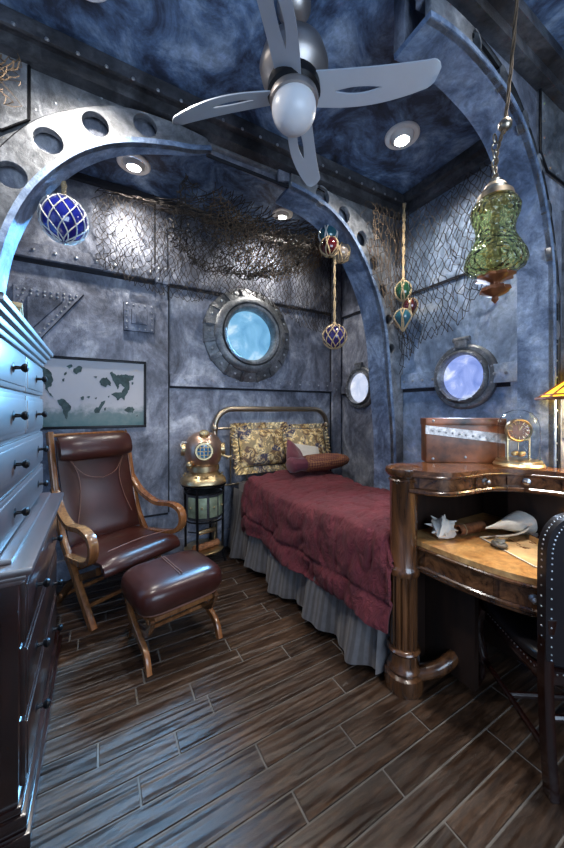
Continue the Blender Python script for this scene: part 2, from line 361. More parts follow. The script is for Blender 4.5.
# ------------------------------------------------------------------ the room
b = B(); b.mi = 1; b.b2(-.8, 3.2, -1.3, 3.1, -.06, -.004); b.mi = 0
rnd = random.Random(3); w_ = .1062; y = .562 - w_ * 18; starts = {1.196: .419, 1.302: .66, 1.09: .104, 1.408: .24, .668: .98, .562: 1.36}
while y < 3.1:
    x = -.8 - rnd.uniform(0, .8); L = [.52, .62, .74, .9, .45]
    for k, v_ in starts.items():
        if abs(y - k) < .04:
            x = v_
            while x > -.8: x -= rnd.choice(L)
    while x < 3.2:
        x1 = x + rnd.choice(L); 
        if x1 > -.8:
            g = .0028; a0, a1, b0, b1 = max(x, -.8) + g, min(x1, 3.2) - g, y + g, y + w_ - g; e = .002
            b.add([(a0, b0, -.006), (a1, b0, -.006), (a1, b1, -.006), (a0, b1, -.006), (a0 + e, b0 + e, 0), (a1 - e, b0 + e, 0), (a1 - e, b1 - e, 0), (a0 + e, b1 - e, 0)],
                  [(4, 5, 6, 7), (0, 1, 5, 4), (1, 2, 6, 5), (2, 3, 7, 6), (3, 0, 4, 7)])
        x = x1
    y += w_
st('floor', b, ['plank', 'grout'], ang=20)
st('ceiling', B().b2(-.8, 3.2, -1.3, 1.96, 3, 3.06), 'ceil')
st('ceiling_alcove', B().b2(-.8, 2.64, 1.87, 3.16, 3.25, 3.31), 'ceil')
st('wall_back', B().b2(-.8, 2.64, 3.1, 3.16, 0, 3.25), 'wall')
st('wall_left', B().b2(-.86, -.8, -1.36, 3.16, 0, 3.25), 'wall')
st('wall_alcove_right', B().b2(2.58, 2.64, 1.87, 3.1, 0, 3.25), 'wall')
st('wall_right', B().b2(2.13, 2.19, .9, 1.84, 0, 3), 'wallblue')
st('wall_far_right', B().b2(3.2, 3.26, -1.36, .9, 0, 3), 'wall')
b = B(); b.b2(-.86, 3.26, -1.36, -1.3, 0, .85).b2(-.86, 3.26, -1.36, -1.3, 2.25, 3).b2(-.86, -.15, -1.36, -1.3, .85, 2.25).b2(1.65, 3.26, -1.36, -1.3, .85, 2.25)
st('wall_front', b, 'wall')
b = B()
for x in (-.15, .45, 1.05, 1.65): b.b2(x - .025, x + .025, -1.35, -1.28, .85, 2.25)
for z in (.85, 2.25): b.b2(-.17, 1.67, -1.35, -1.27, z - .025, z + .025)
st('window_4', b, 'trimdark')

# arched opening between room and bed alcove
AL = [(-.385, 1.72), (-.37, 1.93), (-.33, 2.13), (-.245, 2.335), (-.115, 2.51), (.01, 2.618), (.15, 2.692), (.335, 2.75), (.45, 2.775), (.56, 2.815)]
AR = [(1.08, 2.792), (1.234, 2.775), (1.37, 2.74), (1.49, 2.68), (1.6, 2.59), (1.68, 2.495), (1.76, 2.38), (1.83, 2.25), (1.89, 2.09), (1.936, 1.89), (1.969, 1.58), (2.0, 1.3), (2.02, 1.0), (2.03, 0)]
ALo = [(.53, 2.87), (.36, 2.88), (.14, 2.86), (-.013, 2.8), (-.152, 2.71), (-.262, 2.611), (-.365, 2.46), (-.46, 2.28), (-.52, 2.05), (-.55, 1.72)]
ARo = [(2.126, 0), (2.126, 1.0), (2.124, 2.1), (2.104, 2.231), (2.07, 2.34), (2.013, 2.452), (1.95, 2.54), (1.882, 2.616), (1.79, 2.70), (1.678, 2.764), (1.56, 2.815), (1.445, 2.845), (1.25, 2.873), (1.08, 2.873)]
sm2 = lambda P, n=4: [(p.x, p.z) for p in smooth([(x, 0, z) for x, z in P], n)]
def band(b, curve, y0, y1, t, tap=None):
    n = len(curve); f = []; Y1 = y1
    for i, (x, z) in enumerate(curve):
        x0, z0 = curve[max(i - 1, 0)]; x1, z1 = curve[min(i + 1, n - 1)]; d = V((x1 - x0, z1 - z0)).normalized(); nx, nz = -d.y, d.x; q = i / (n - 1); q = 1 - q if tap == 'start' else q; y1 = Y1 if not tap else y0 + .03 + (Y1 - y0 - .03) * min(1, (1 - q) / .75) ** .9
        f += [(x, y0, z), (x + nx * t, y0, z + nz * t), (x + nx * t, y1, z + nz * t), (x, y1, z)]
    fs = [(i * 4 + k, (i + 1) * 4 + k, (i + 1) * 4 + (k + 1) % 4, i * 4 + (k + 1) % 4) for i in range(n - 1) for k in range(4)]
    b.add(f, fs + [(0, 1, 2, 3), ((n - 1) * 4 + 3, (n - 1) * 4 + 2, (n - 1) * 4 + 1, (n - 1) * 4)]); return b
al, ar = sm2(AL), sm2(AR)
fix = lambda b, c, y0, y1, t, nm, m, tp=None: st(nm, band(b, c, y0, y1, t, tp), m)
fix(B(), al, 1.785, 1.95, .025, 'trim_1', 'soffit', 'end'); fix(B(), ar, 1.785, 2.0, .025, 'trim_2', 'soffit')
HL = [(-.325, 2.36), (-.195, 2.56), (-.01, 2.715), (.21, 2.805)]
HR = [(1.33, 2.81), (1.52, 2.735), (1.69, 2.61), (1.81, 2.45), (1.905, 2.27), (1.965, 2.05), (2.0, 1.83)]
plate_holes(al + sm2(ALo), [circ(x, z, .056) for x, z in HL], .03, 1.79, 'trim_3', 'steel')
plate_holes(ar + sm2(ARo), [circ(x, z, r_, r_ * 1.12) for (x, z), r_ in zip(HR, (.055, .052, .05, .045, .042, .036, .032))], .03, 1.79, 'trim_4', 'steel')
off = lambda c, t: [(x + t * (-(c[min(i + 1, len(c) - 1)][1] - c[max(i - 1, 0)][1])) / max(1e-6, math.hypot(c[min(i + 1, len(c) - 1)][0] - c[max(i - 1, 0)][0], c[min(i + 1, len(c) - 1)][1] - c[max(i - 1, 0)][1])),
                     z + t * (c[min(i + 1, len(c) - 1)][0] - c[max(i - 1, 0)][0]) / max(1e-6, math.hypot(c[min(i + 1, len(c) - 1)][0] - c[max(i - 1, 0)][0], c[min(i + 1, len(c) - 1)][1] - c[max(i - 1, 0)][1]))) for i, (x, z) in enumerate(c)]
back_poly = off(al, .045) + off(ar, .02) + [(2.58, 0), (2.58, 3.25), (-.8, 3.25), (-.8, 1.72)]
plate_holes(back_poly, [], .02, 1.862, 'wall_arch_back', 'wall')
front_poly = [q for q in sm2(ALo)[::-1]] + [q for q in sm2(ARo)[::-1]] + [(2.13, 0), (2.13, 3), (-.8, 3), (-.8, 1.72)]
plate_holes(front_poly, [], .03, 1.83, 'wall_arch_front', 'steel')
st('trim_5', B().b2(-.8, -.40, 1.79, 2.0, 1.69, 1.72), 'soffit')
# dark groove following each rib and rivets
b = B(); b.tube([(x - .004, 1.815, z + .006) for x, z in sm2(ALo[1:])], .010, 6); b.tube([(x + .002, 1.815, z + .006) for x, z in sm2(ARo[3:])], .010, 6); b.tube([(-.268, 1.812, 2.88), (-.268, 1.812, 2.64), (-.36, 1.812, 2.555), (-.8, 1.812, 2.495)], .007, 6); st('trim_6', b, 'black')
b = B(); nA = (0, -1, 0)
rivets(b, [(x, 1.79, z) for x, z in off(al, .022)[::3]], nA, .007); rivets(b, [(x, 1.79, z) for x, z in off(ar, .02)[::3]], nA, .007)
rivets(b, [(x - .02, 1.83, z + .06) for x, z in sm2(ALo, 3)[6:22:2]], nA, .008); rivets(b, [(x + .03, 1.83, z + .05) for x, z in sm2(ARo, 3)[12:26:2]], nA, .007)
rivets(b, line((-.75, 1.70, 2.93), (2.05, 1.70, 2.93), 26), nA, .009)
st('trim_7', b, 'rivet')
# big chamfered plates on the arch wall
st('trim_8', B().prism([(-.8, 2.89), (-.27, 2.89), (-.27, 2.64), (-.36, 2.56), (-.80, 2.5)], 1.812, 1.83, lambda x, z, y: (x, y, z)), 'steel')
st('trim_9', B().prism([(1.0, 2.885), (1.0, 2.81), (1.2, 2.875), (1.22, 2.885)], 1.812, 1.83, lambda x, z, y: (x, y, z)), 'wall')
# cornices
b = B(); b.b2(-.8, 2.13, 1.71, 1.83, 2.94, 3); b.b2(-.8, 2.13, 1.76, 1.83, 2.885, 2.94); b.b2(-.8, 2.05, 1.70, 1.715, 2.925, 2.985); st('trim_10', b, 'trimdark')
b = B(); b.b2(2.03, 2.13, .92, 1.72, 2.94, 3); b.b2(2.07, 2.13, .92, 1.76, 2.885, 2.94); st('trim_11', b, 'trimdark')
# near arch rib over the desk
BI = [(1.02, 2.735), (1.13, 2.755), (1.27, 2.76), (1.4, 2.744), (1.52, 2.715), (1.64, 2.655), (1.74, 2.56), (1.826, 2.442), (1.90, 2.28), (1.95, 2.09), (1.965, 1.8), (1.965, 0)]
BO = [(2.04, 0), (2.04, 1.8), (2.03, 1.95), (2.0, 2.13), (1.94, 2.32), (1.865, 2.48), (1.765, 2.61), (1.64, 2.735), (1.5, 2.81), (1.3, 2.85), (1.13, 2.85), (1.02, 2.83)]
bi = sm2(BI); fix(B(), bi, .735, .9, .02, 'trim_12', 'soffit')
plate_holes(bi + sm2(BO), [circ(x, z, .03, .045) for x, z in ((1.3, 2.805), (1.5, 2.765), (1.685, 2.66), (1.82, 2.52), (1.915, 2.33), (1.965, 2.13), (1.995, 1.93), (2.0, 1.75))], .02, .74, 'trim_13', 'steel')
bp = off(bi, .015) + [(3.2, 0), (3.2, 3), (1.02, 3)]
plate_holes(bp, [], .05, .85, 'wall_near_back', 'wall')
plate_holes(sm2(BO)[::-1] + [(3.2, 0), (3.2, 3), (1.02, 3)], [], .03, .77, 'wall_near_front', 'wall')
b = B(); b.tube([(x + .004, .757, z + .004) for x, z in sm2(BO)], .009, 6); b.tube([(1.86, .752, 2.9), (1.86, .752, 2.6), (1.93, .752, 2.53), (2.6, .752, 2.53)], .006, 6); st('trim_14', b, 'black')
b = B(); b.b2(.95, 3.2, .66, .77, 2.95, 3); b.b2(.95, 3.2, .71, .77, 2.90, 2.95); st('trim_15', b, 'trimdark')
b = B(); b.prism([(1.86, 2.9), (1.86, 2.6), (1.93, 2.53), (2.6, 2.53), (2.6, 2.9)], .752, .77, lambda x, z, y: (x, y, z)); b.b2(2.13, 2.6, .752, .77, 1.2, 2.4); st('trim_16', b, 'steel')
b = B(); rivets(b, [(x + .035, .77, z + .03) for x, z in sm2(BO, 3)[3:30:2]], nA, .007); rivets(b, line((1.9, .752, 2.85), (1.9, .752, 2.6), 4) + line((1.96, .752, 2.56), (2.5, .752, 2.56), 7), nA, .007)
rivets(b, [(.5 * (BI[i][0] + BO[-1 - i][0]) + .02, .74, .5 * (BI[i][1] + BO[-1 - i][1])) for i in ()], nA); rivets(b, line((2.0, .74, 1.68), (2.0, .74, 1.1), 8), nA, .006)
rivets(b, line((2.05, .835, 0), (2.05, .835, 0), 1), nA, .001); st('trim_17', b, 'rivet')

# relief on the alcove wall
b = B(); b.b2(-.6, .553, 3.075, 3.1, .42, 2.35, .004); b.b2(.45, .545, 3.083, 3.1, 2.35, 3.25)
b.b2(-.8, .44, 3.045, 3.1, 2.50, 2.61, .004); b.b2(.56, 2.42, 3.06, 3.1, 2.50, 2.545, .003); b.b2(.44, .56, 3.05, 3.1, 2.48, 2.64, .004)
b.b2(.57, 2.42, 3.07, 3.1, 1.585, 1.68, .003); b.b2(.57, 2.42, 3.055, 3.1, 1.57, 1.587); b.b2(2.42, 2.55, 3.06, 3.1, 0, 3.25, .004); b.b2(-.8, 2.42, 3.07, 3.1, 0, .16, .004)
b.b2(2.555, 2.58, 2.05, 3.06, 2.47, 2.53); b.b2(2.55, 2.58, 2.0, 2.52, 1.545, 1.63); b.b2(2.55, 2.58, 2.97, 3.06, 1.545, 1.63); b.b2(2.555, 2.58, 2.0, 3.06, 0, .16)
st('trim_18', b, 'wall')
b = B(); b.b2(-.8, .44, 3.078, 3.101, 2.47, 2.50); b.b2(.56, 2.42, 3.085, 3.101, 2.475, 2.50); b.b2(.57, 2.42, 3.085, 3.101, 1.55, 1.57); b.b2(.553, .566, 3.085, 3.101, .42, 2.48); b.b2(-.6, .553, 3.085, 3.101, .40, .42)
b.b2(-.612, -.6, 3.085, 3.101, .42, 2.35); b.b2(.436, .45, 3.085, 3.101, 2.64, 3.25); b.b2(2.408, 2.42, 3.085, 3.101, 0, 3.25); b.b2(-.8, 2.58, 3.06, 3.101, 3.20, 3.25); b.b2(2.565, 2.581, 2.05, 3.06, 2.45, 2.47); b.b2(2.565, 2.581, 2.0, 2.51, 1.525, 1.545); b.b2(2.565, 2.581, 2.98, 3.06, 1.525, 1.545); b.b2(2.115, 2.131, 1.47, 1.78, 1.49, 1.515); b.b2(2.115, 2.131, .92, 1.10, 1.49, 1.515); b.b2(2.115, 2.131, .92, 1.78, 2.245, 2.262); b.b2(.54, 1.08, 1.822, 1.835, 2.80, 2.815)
st('trim_24', b, 'seamshade')  # dark strips: seams, plus shade painted in under the wall ledges
b = B(); cl = lambda pts, y, r=.005: b.tube([(x, y, z) for x, z in pts], r, 5, closed=True)
cl([(-.545, 1.62), (-.545, 2.28), (-.10, 2.28), (-.47, 1.78), (-.47, 1.62)], 3.074); cl([(-.46, 2.20), (-.24, 2.20), (-.46, 1.93)], 3.052, .004)
cl([(.19, 2.03), (.43, 2.03), (.43, 2.27), (.19, 2.27)], 3.074); cl([(.25, 2.09), (.37, 2.09), (.37, 2.21), (.25, 2.21)], 3.05, .004); cl([(.285, 2.1), (.335, 2.1), (.335, 2.17), (.285, 2.17)], 3.036, .003)
st('trim_25', b, 'seamshade')
b = B(); f3 = lambda x, z, y: (x, y, z)
b.prism([(-.545, 1.62), (-.545, 2.28), (-.10, 2.28), (-.47, 1.78), (-.47, 1.62)], 3.055, 3.076, f3, .002)
st('trim_19', b, 'wall')
b = B(); b.prism([(-.46, 2.20), (-.24, 2.20), (-.46, 1.93)], 3.046, 3.056, f3); b.b2(.19, .43, 3.05, 3.076, 2.03, 2.27, .004); b.b2(.25, .37, 3.035, 3.05, 2.09, 2.21, .004); b.b2(.285, .335, 3.025, 3.035, 2.1, 2.17, .003); st('trim_20', b, 'wall')
b = B(); y_ = 3.055
rivets(b, line((-.52, y_, 1.66), (-.52, y_, 2.25), 12) + line((-.49, y_, 1.66), (-.49, y_, 2.22), 11) + line((-.48, y_, 2.255), (-.15, y_, 2.255), 9) + line((-.44, y_, 2.225), (-.19, y_, 2.225), 7) + line((-.44, y_, 1.86), (-.17, y_, 2.23), 11), nA, .009)
rivets(b, [(x, 3.05, z) for x in (.21, .265, .31, .355, .41) for z in (2.05, 2.25)] + [(x, 3.05, z) for x in (.21, .41) for z in (2.10, 2.15, 2.20)], nA, .008)
rivets(b, line((-.7, 3.045, 2.555), (.40, 3.045, 2.555), 9), nA, .014); rivets(b, line((.7, 3.07, 1.635), (2.35, 3.07, 1.635), 14), nA, .009)
rivets(b, [(.47 + .06 * i, 3.05, z) for i in (0, 1) for z in (2.51, 2.61)], nA, .009); rivets(b, line((2.48, 3.06, .3), (2.48, 3.06, 2.7), 14), nA, .009)
st('trim_21', b, 'rivet')
# relief on the right wall
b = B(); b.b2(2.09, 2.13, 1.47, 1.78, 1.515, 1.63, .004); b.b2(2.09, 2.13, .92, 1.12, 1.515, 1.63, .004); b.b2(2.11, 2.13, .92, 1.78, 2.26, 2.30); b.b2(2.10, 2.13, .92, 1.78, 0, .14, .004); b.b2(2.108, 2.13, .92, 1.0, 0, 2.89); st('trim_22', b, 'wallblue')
b = B(); nW = (-1, 0, 0); rivets(b, line((2.09, 1.75, 1.57), (2.09, 1.5, 1.57), 4) + line((2.09, 1.08, 1.57), (2.09, .95, 1.57), 3), nW, .011); st('trim_23', b, 'rivet')

# portholes (local z points into the room)
def porthole(name, loc, rot, ro, ri, glow, kind):
    t = bpy.data.objects.new(name, None); C.objects.link(t); t.location = loc; t.rotation_euler = rot; t['kind'] = 'structure'
    b = B(); sgm = 16 if kind == 'big' else 0
    if kind == 'big':
        b.ringlathe([(ro, 0), (ro, .035), (ro - .03, .05), (ri + .13, .075), (ri + .12, .03), (ri + .12, 0)], n=64)
        b.obj('flange', 'ring', t)
        for k in range(sgm):
            a = 2 * pi * (k + .5) / sgm; m = Matrix.Rotation(a, 4, 'Z'); rb = B()
            rb.add([m @ V((r_, s_ * w2, z_)) for r_, w2, z_ in ((ri + .125, .014, .095), (ro - .02, .02, .068), (ro + .008, .018, .03)) for s_ in (-1, 1)] + [m @ V((r_, s_ * .022, z_)) for r_, z_ in ((ri + .125, .06), (ro + .008, .0)) for s_ in (-1, 1)], [(0, 1, 3, 2), (2, 3, 5, 4), (0, 2, 4, 8, 6), (1, 7, 9, 5, 3), (6, 7, 1, 0), (4, 5, 9, 8)])
            rb.obj('rib', 'ring', t)
        b = B(); b.ringlathe([(ri + .13, .0), (ri + .13, .10), (ri + .10, .125), (ri + .065, .125), (ri + .055, .10), (ri + .045, .125), (ri + .02, .12), (ri, .09), (ri, .0)], n=64); b.obj('inner_ring', 'ring', t)
        b = B(); rivets(b, [(((ro + ri + .13) / 2) * cos(2 * pi * k / sgm), ((ro + ri + .13) / 2) * sin(2 * pi * k / sgm), .056) for k in range(sgm)], (0, 0, 1), .014); b.obj('bolts', 'rivet', t)
    else:
        b.ringlathe([(ro, 0), (ro, .03), (ro - .012, .042), (ro - .035, .042), (ro - .04, .028), (ro - .04, 0)], n=56); b.obj('flange', 'ring', t)
        b = B(); b.ringlathe([(ro - .04, 0), (ro - .04, .05), (ro - .055, .068), (ri + .012, .068), (ri, .05), (ri, 0)], n=56); b.obj('inner_ring', 'ring', t)
        b = B(); b.box((0, ro * 1.0, .03), (.085, .06, .05), None, .008); b.tube([(-.055, ro + .03, .04), (.055, ro + .03, .04)], .017, 10); b.obj('hinge', 'ring', t)
        b = B(); rr = (ri + ro - .04) / 2; rivets(b, [(rr * cos(2 * pi * k / 12), rr * sin(2 * pi * k / 12), .066) for k in range(12)], (0, 0, 1), .009); rivets(b, [((ro - .02) * cos(2 * pi * k / 12 + .26), (ro - .02) * sin(2 * pi * k / 12 + .26), .04) for k in range(12)], (0, 0, 1), .007); b.obj('bolts', 'rivet', t)
    B().lathe([(1e-6, .012), (ri + .01, .012), (ri + .01, .002), (1e-6, .002)], n=48).obj('backlight', glow, t)
    B().lathe([(1e-6, .052), (ri * .5, .05), (ri, .045), (ri, .040), (1e-6, .044)], n=48).obj('glass_pane', 'pane', t)
RY = (R(90), 0, 0); RX = (R(90), 0, R(-90))
porthole('window_1', (1.35, 3.1, 2.11), RY, .475, .255, 'glow_blue', 'big')
porthole('window_2', (2.58, 2.745, 1.60), RX, .235, .165, 'glow_white', 'small')
porthole('window_3', (2.13, 1.285, 1.57), RX, .215, .145, 'glow_violet', 'small')

# recessed ceiling lights, each with its own lamp
def downlight(loc, label, power, size=.1, tilt=(0, 0), cone=150):
    t = thing('recessed_ceiling_light', label, 'ceiling light', loc, 0, 'recessed ceiling lights')
    B().ringlathe([(size, 0), (size, -.008), (size * .93, -.014), (size * .72, -.012), (size * .66, 0)], n=36).obj('trim_ring', 'white', t)
    ax = Euler((tilt[0], tilt[1], 0)).to_matrix().to_4x4()
    B().ringlathe([(size * .66, -.001), (size * .62, -.02), (size * .5, -.034), (size * .42, -.034), (size * .42, -.003)], (0, 0, 0), 32, ax).obj('eyeball', 'white', t)
    B().lathe([(size * .42, -.026), (size * .3, -.030), (1e-6, -.032)], (0, 0, 0), 24, ax).obj('bulb', 'lit', t)
    d = bpy.data.lights.new('ceiling_light_lamp', 'SPOT'); d.energy = power; d.spot_size = R(cone); d.spot_blend = .8; d.shadow_soft_size = .04; d.color = (1, .95, .88)
    o = bpy.data.objects.new('ceiling_light_lamp', d); C.objects.link(o); o.parent = t; o.location = (0, 0, -.06); o.rotation_euler = (tilt[0], tilt[1], 0)
downlight((1.59, 1.345, 3), 'round white recessed light in main ceiling beside the fan blade tip', 45)
downlight((-.05, 1.42, 3), 'bright recessed light at top left corner of the main ceiling', 60)
downlight((.24, 2.74, 3.25), 'recessed light in alcove ceiling under the left arch rib', 62, .12, (R(6), 0))
downlight((1.555, 2.74, 3.25), 'recessed light in alcove ceiling above the large porthole', 62, .1, (R(6), 0))

downlight((1.45, .42, 3), 'unseen recessed light added over the desk chair to brighten the desk', 95, .1, (R(14), R(4)), 46)  # added lamp out of view, there to brighten the desk surface
# ------------------------------------------------------------------ dresser
t = thing('dresser', 'tall two-tier dark mahogany dresser with many drawers along the left edge', 'dresser', (-.5, 1.7, 0))
Y0, Y1, XF = 1.25, 2.26, -.185
b = B(); b.b2(-.78, XF - .03, Y0 + .03, Y1 - .03, .12, .84, .004); b.obj('lower_body', 'mahog', t, True)
b = B(); b.b2(-.79, XF + .005, Y0 + .0, Y1, .0, .05, .006); b.b2(-.79, XF - .005, Y0 + .012, Y1 - .012, .05, .10, .012); b.b2(-.79, XF - .02, Y0 + .02, Y1 - .02, .10, .125, .008); b.obj('plinth', 'mahog', t, True)
b = B(); b.b2(-.79, XF + .012, Y0 - .02, Y1 + .01, .85, .875, .008); b.b2(-.79, XF - .005, Y0 - .005, Y1 - .0, .832, .85, .006); b.b2(-.79, XF - .045, Y0 + .03, Y1 - .04, .875, .893, .007); b.b2(-.79, XF - .02, Y0 + .02, Y1 - .02, .81, .832, .006); b.obj('lower_top', 'hutch', t, True)  # lower top takes the lighter mahogany copy to look brightly lit
def knob(p, par, d=V((1, 0, 0)), s=1.0):
    q = d.to_track_quat('Z', 'Y').to_matrix().to_4x4()
    B().lathe([(.018 * s, 0), (.018 * s, .003), (.007 * s, .006), (.006 * s, .02 * s), (.013 * s, .026 * s), (.016 * s, .034 * s), (.012 * s, .041 * s), (1e-6, .044 * s)], p, 16, q).obj('knob', 'black', par, True)
def drawer(x, y0, y1, z0, z1, ky, par, loc):
    b = B(); b.b2(x - .012, x + .012, y0, y1, z0, z1, .006); b.b2(x + .0, x + .016, y0 + .018, y1 - .018, z0 + .018, z1 - .018, .004)
    d = b.obj('drawer', 'hutch' if z0 > .85 else 'mahogY', par, True)
    for k in ky:
        kp = V((x + .014, k, (z0 + z1) / 2)) - V(loc)
        q = V((1, 0, 0)).to_track_quat('Z', 'Y').to_matrix().to_4x4()
        B().lathe([(.018, 0), (.018, .003), (.007, .006), (.006, .022), (.014, .028), (.017, .036), (.012, .043), (1e-6, .046)], kp, 16, q).obj('knob', 'black', d)
L_ = (-.5, 1.7, 0)
for z0, z1 in ((.14, .35), (.365, .585), (.60, .80)): drawer(XF - .03, Y0 + .07, Y1 - .07, z0, z1, (Y0 + .25, Y1 - .27), t, L_)
b = B(); b.b2(-.79, -.275, 1.2, 2.2, .89, 1.60, .003); b.obj('upper_body', 'hutch', t, True)
b = B()
for x_, z0, z1 in ((-.262, 1.585, 1.605), (-.25, 1.605, 1.63), (-.235, 1.63, 1.65), (-.222, 1.65, 1.672)): b.b2(-.79, x_, 1.2 - (x_ + .28), 2.2 + (x_ + .28), z0, z1, .006)
b.obj('cornice', 'hutch', t, True)
for z0, z1 in ((1.425, 1.575), (1.25, 1.41)):
    drawer(-.275, 1.22, 1.70, z0, z1, (1.46,), t, L_); drawer(-.275, 1.72, 2.185, z0, z1, (1.95,), t, L_)
for z0, z1 in ((1.075, 1.235), (.905, 1.06)): drawer(-.275, 1.22, 2.185, z0, z1, (1.48, 2.0), t, L_)
t = thing('storage_box', 'pale tan box lying on top of the tall dresser', 'box', (-.34, 1.72, 1.672), R(8))
B().b2(-.12, .06, -.09, .10, 0, .085, .004).obj('box_base', 'tan', t); B().b2(-.125, .065, -.095, .105, .085, .105, .004).obj('lid', 'tan', t)

# world map on the wall
t = thing('wall_map', 'framed world map in pale grey and teal hanging behind the armchair', 'picture', (-.03, 3.06, 1.20))
W_, H_ = .79, .57
b = B(); 
for x0, x1, z0, z1 in ((-W_ / 2, W_ / 2, 0, .022), (-W_ / 2, W_ / 2, H_ - .022, H_), (-W_ / 2, -W_ / 2 + .02, .022, H_ - .022), (W_ / 2 - .02, W_ / 2, .022, H_ - .022)): b.b2(x0, x1, -.02, .015, z0, z1, .003)
b.obj('frame', 'black', t)
B().b2(-W_ / 2 + .018, W_ / 2 - .018, -.006, .004, .018, H_ - .018).obj('map_sheet', 'mappaper', t)
mx = lambda x, y: (-W_ / 2 + (x - 5) / 520 * W_, H_ - (y - 40) / 345 * H_)
cont = [[(20, 110), (45, 95), (70, 108), (88, 150), (78, 185), (62, 190), (70, 215), (92, 235), (75, 230), (55, 195), (45, 150), (25, 132)],
        [(175, 95), (200, 80), (215, 90), (205, 108), (185, 122), (172, 112)], [(143, 88), (165, 76), (172, 84), (155, 98)], [(133, 118), (143, 112), (146, 124), (134, 132)], [(124, 148), (134, 146), (132, 160), (125, 158)],
        [(105, 245), (130, 240), (150, 262), (164, 275), (152, 305), (143, 338), (134, 325), (124, 285), (108, 265)],
        [(265, 290), (285, 280), (300, 255), (322, 245), (302, 285), (290, 308), (270, 308)], [(313, 285), (322, 280), (320, 296), (314, 297)],
        [(290, 155), (300, 135), (325, 132), (345, 150), (346, 175), (332, 165), (320, 180), (298, 172)],
        [(340, 110), (352, 100), (375, 118), (405, 112), (462, 115), (456, 140), (436, 148), (440, 180), (428, 205), (415, 225), (412, 245), (398, 232), (380, 248), (368, 230), (345, 212), (372, 205), (400, 205), (412, 178), (388, 160), (380, 190), (362, 155)],
        [(410, 295), (430, 280), (452, 277), (464, 290), (455, 310), (425, 306)], [(448, 152), (456, 150), (455, 164), (449, 163)], [(470, 325), (482, 318), (478, 330)],
        [(265, 130), (280, 128), (276, 137)], [(205, 232), (222, 228), (218, 246), (209, 245)], [(232, 230), (246, 226), (242, 240)], [(268, 235), (280, 232), (276, 242)], [(330, 225), (340, 222), (336, 235)]]
b = B()
for c_ in cont:
    pl = []
    for i, (x, y) in enumerate(c_):
        x2, y2 = c_[(i + 1) % len(c_)]; ns = max(1, int(math.hypot(x2 - x, y2 - y) / 7)); am = 2.6 if ns > 1 else .6
        for k in range(ns): pl.append(mx(x + (x2 - x) * k / ns + random.uniform(-am, am), y + (y2 - y) * k / ns + random.uniform(-am, am)))
    b.prism(pl, -.0085, -.006, lambda x, z, y: (x, y, z))
b.obj('continents', 'mapink', t)

# ------------------------------------------------------------------ leather lounge chair and footstool
def strip(b, prof, x0, x1, th, crown=.0, nx=10):
    """upholstered slab: profile (y,z) swept across x, rounded at its edges"""
    P = smooth([(0, y, z) for y, z in prof], 5); n = len(P); top = []; bot = []
    for i, p in enumerate(P):
        d = (P[min(i + 1, n - 1)] - P[max(i - 1, 0)]).normalized(); nr = V((0, -d.z, d.y)); e = min(i, n - 1 - i) / (n - 1) * 2; ee = min(1, e * 5) ** .5 * .7 + .3
        for j in range(nx + 1):
            u = j / nx; q = 1 - abs(2 * u - 1) ** 6; q = .25 + .75 * q; x = x0 + (x1 - x0) * u
            top.append(p + V((x, 0, 0)) + nr * (th / 2 * q * ee + crown * (1 - (2 * u - 1) ** 2) * ee)); bot.append(p + V((x, 0, 0)) - nr * (th / 2 * q * ee))
    k = nx + 1; N_ = n * k; f = []
    for i in range(n - 1):
        for j in range(nx): f += [(i * k + j, i * k + j + 1, (i + 1) * k + j + 1, (i + 1) * k + j), tuple(N_ + q for q in (i * k + j, (i + 1) * k + j, (i + 1) * k + j + 1, i * k + j + 1))]
        for j in (0, nx): f.append((i * k + j, (i + 1) * k + j, N_ + (i + 1) * k + j, N_ + i * k + j))
    for i in (0, n - 1):
        for j in range(nx): f.append((i * k + j, i * k + j + 1, N_ + i * k + j + 1, N_ + i * k + j))
    b.add(top + bot, f); return b
def rail(b, pts, wx, d):   # flat wooden rail: rectangular section along a yz curve at fixed x; pts (x,y,z)
    P = smooth(pts, 6); n = len(P); vs = []
    for i, p in enumerate(P):
        t_ = (P[min(i + 1, n - 1)] - P[max(i - 1, 0)]).normalized(); s_ = V((1, 0, 0)); s_ = (s_ - t_ * s_.dot(t_)).normalized(); u_ = t_.cross(s_)
        for a, c_ in ((-1, -1), (-.6, -1.15), (.6, -1.15), (1, -1), (1, 1), (.6, 1.15), (-.6, 1.15), (-1, 1)): vs.append(p + s_ * a * wx / 2 + u_ * c_ * d / 2)
    f = [(i * 8 + k, i * 8 + (k + 1) % 8, (i + 1) * 8 + (k + 1) % 8, (i + 1) * 8 + k) for i in range(n - 1) for k in range(8)] + [tuple(range(8))[::-1], tuple((n - 1) * 8 + k for k in range(8))]
    b.add(vs, f); return b
t = thing('lounge_chair', 'reclined oxblood leather lounge chair with curled honey wood arms', 'armchair', (.125, 2.63, 0), R(27)); hw = .285
back = [(.37, 1.16), (.33, .98), (.27, .76), (.21, .55), (.17, .43)]
strip(B(), [(.352, 1.13), (.31, .95), (.25, .75), (.19, .55), (.14, .42)], -hw + .025, hw - .025, .045, .012).obj('backrest', 'leather', t)
hr = B(); strip(hr, [(.315, 1.155), (.27, 1.10), (.255, 1.03), (.275, 1.0)], -hw + .02, hw - .02, .065, .008); h_ = hr.obj('headrest', 'leather', t)
s_ = B(); strip(s_, [(.16, .40), (.02, .385), (-.15, .395), (-.28, .41), (-.325, .385), (-.335, .345)], -hw + .01, hw - .01, .075, .010); s_.obj('seat', 'leather', t)
b = B()   # stitched seams on back and seat
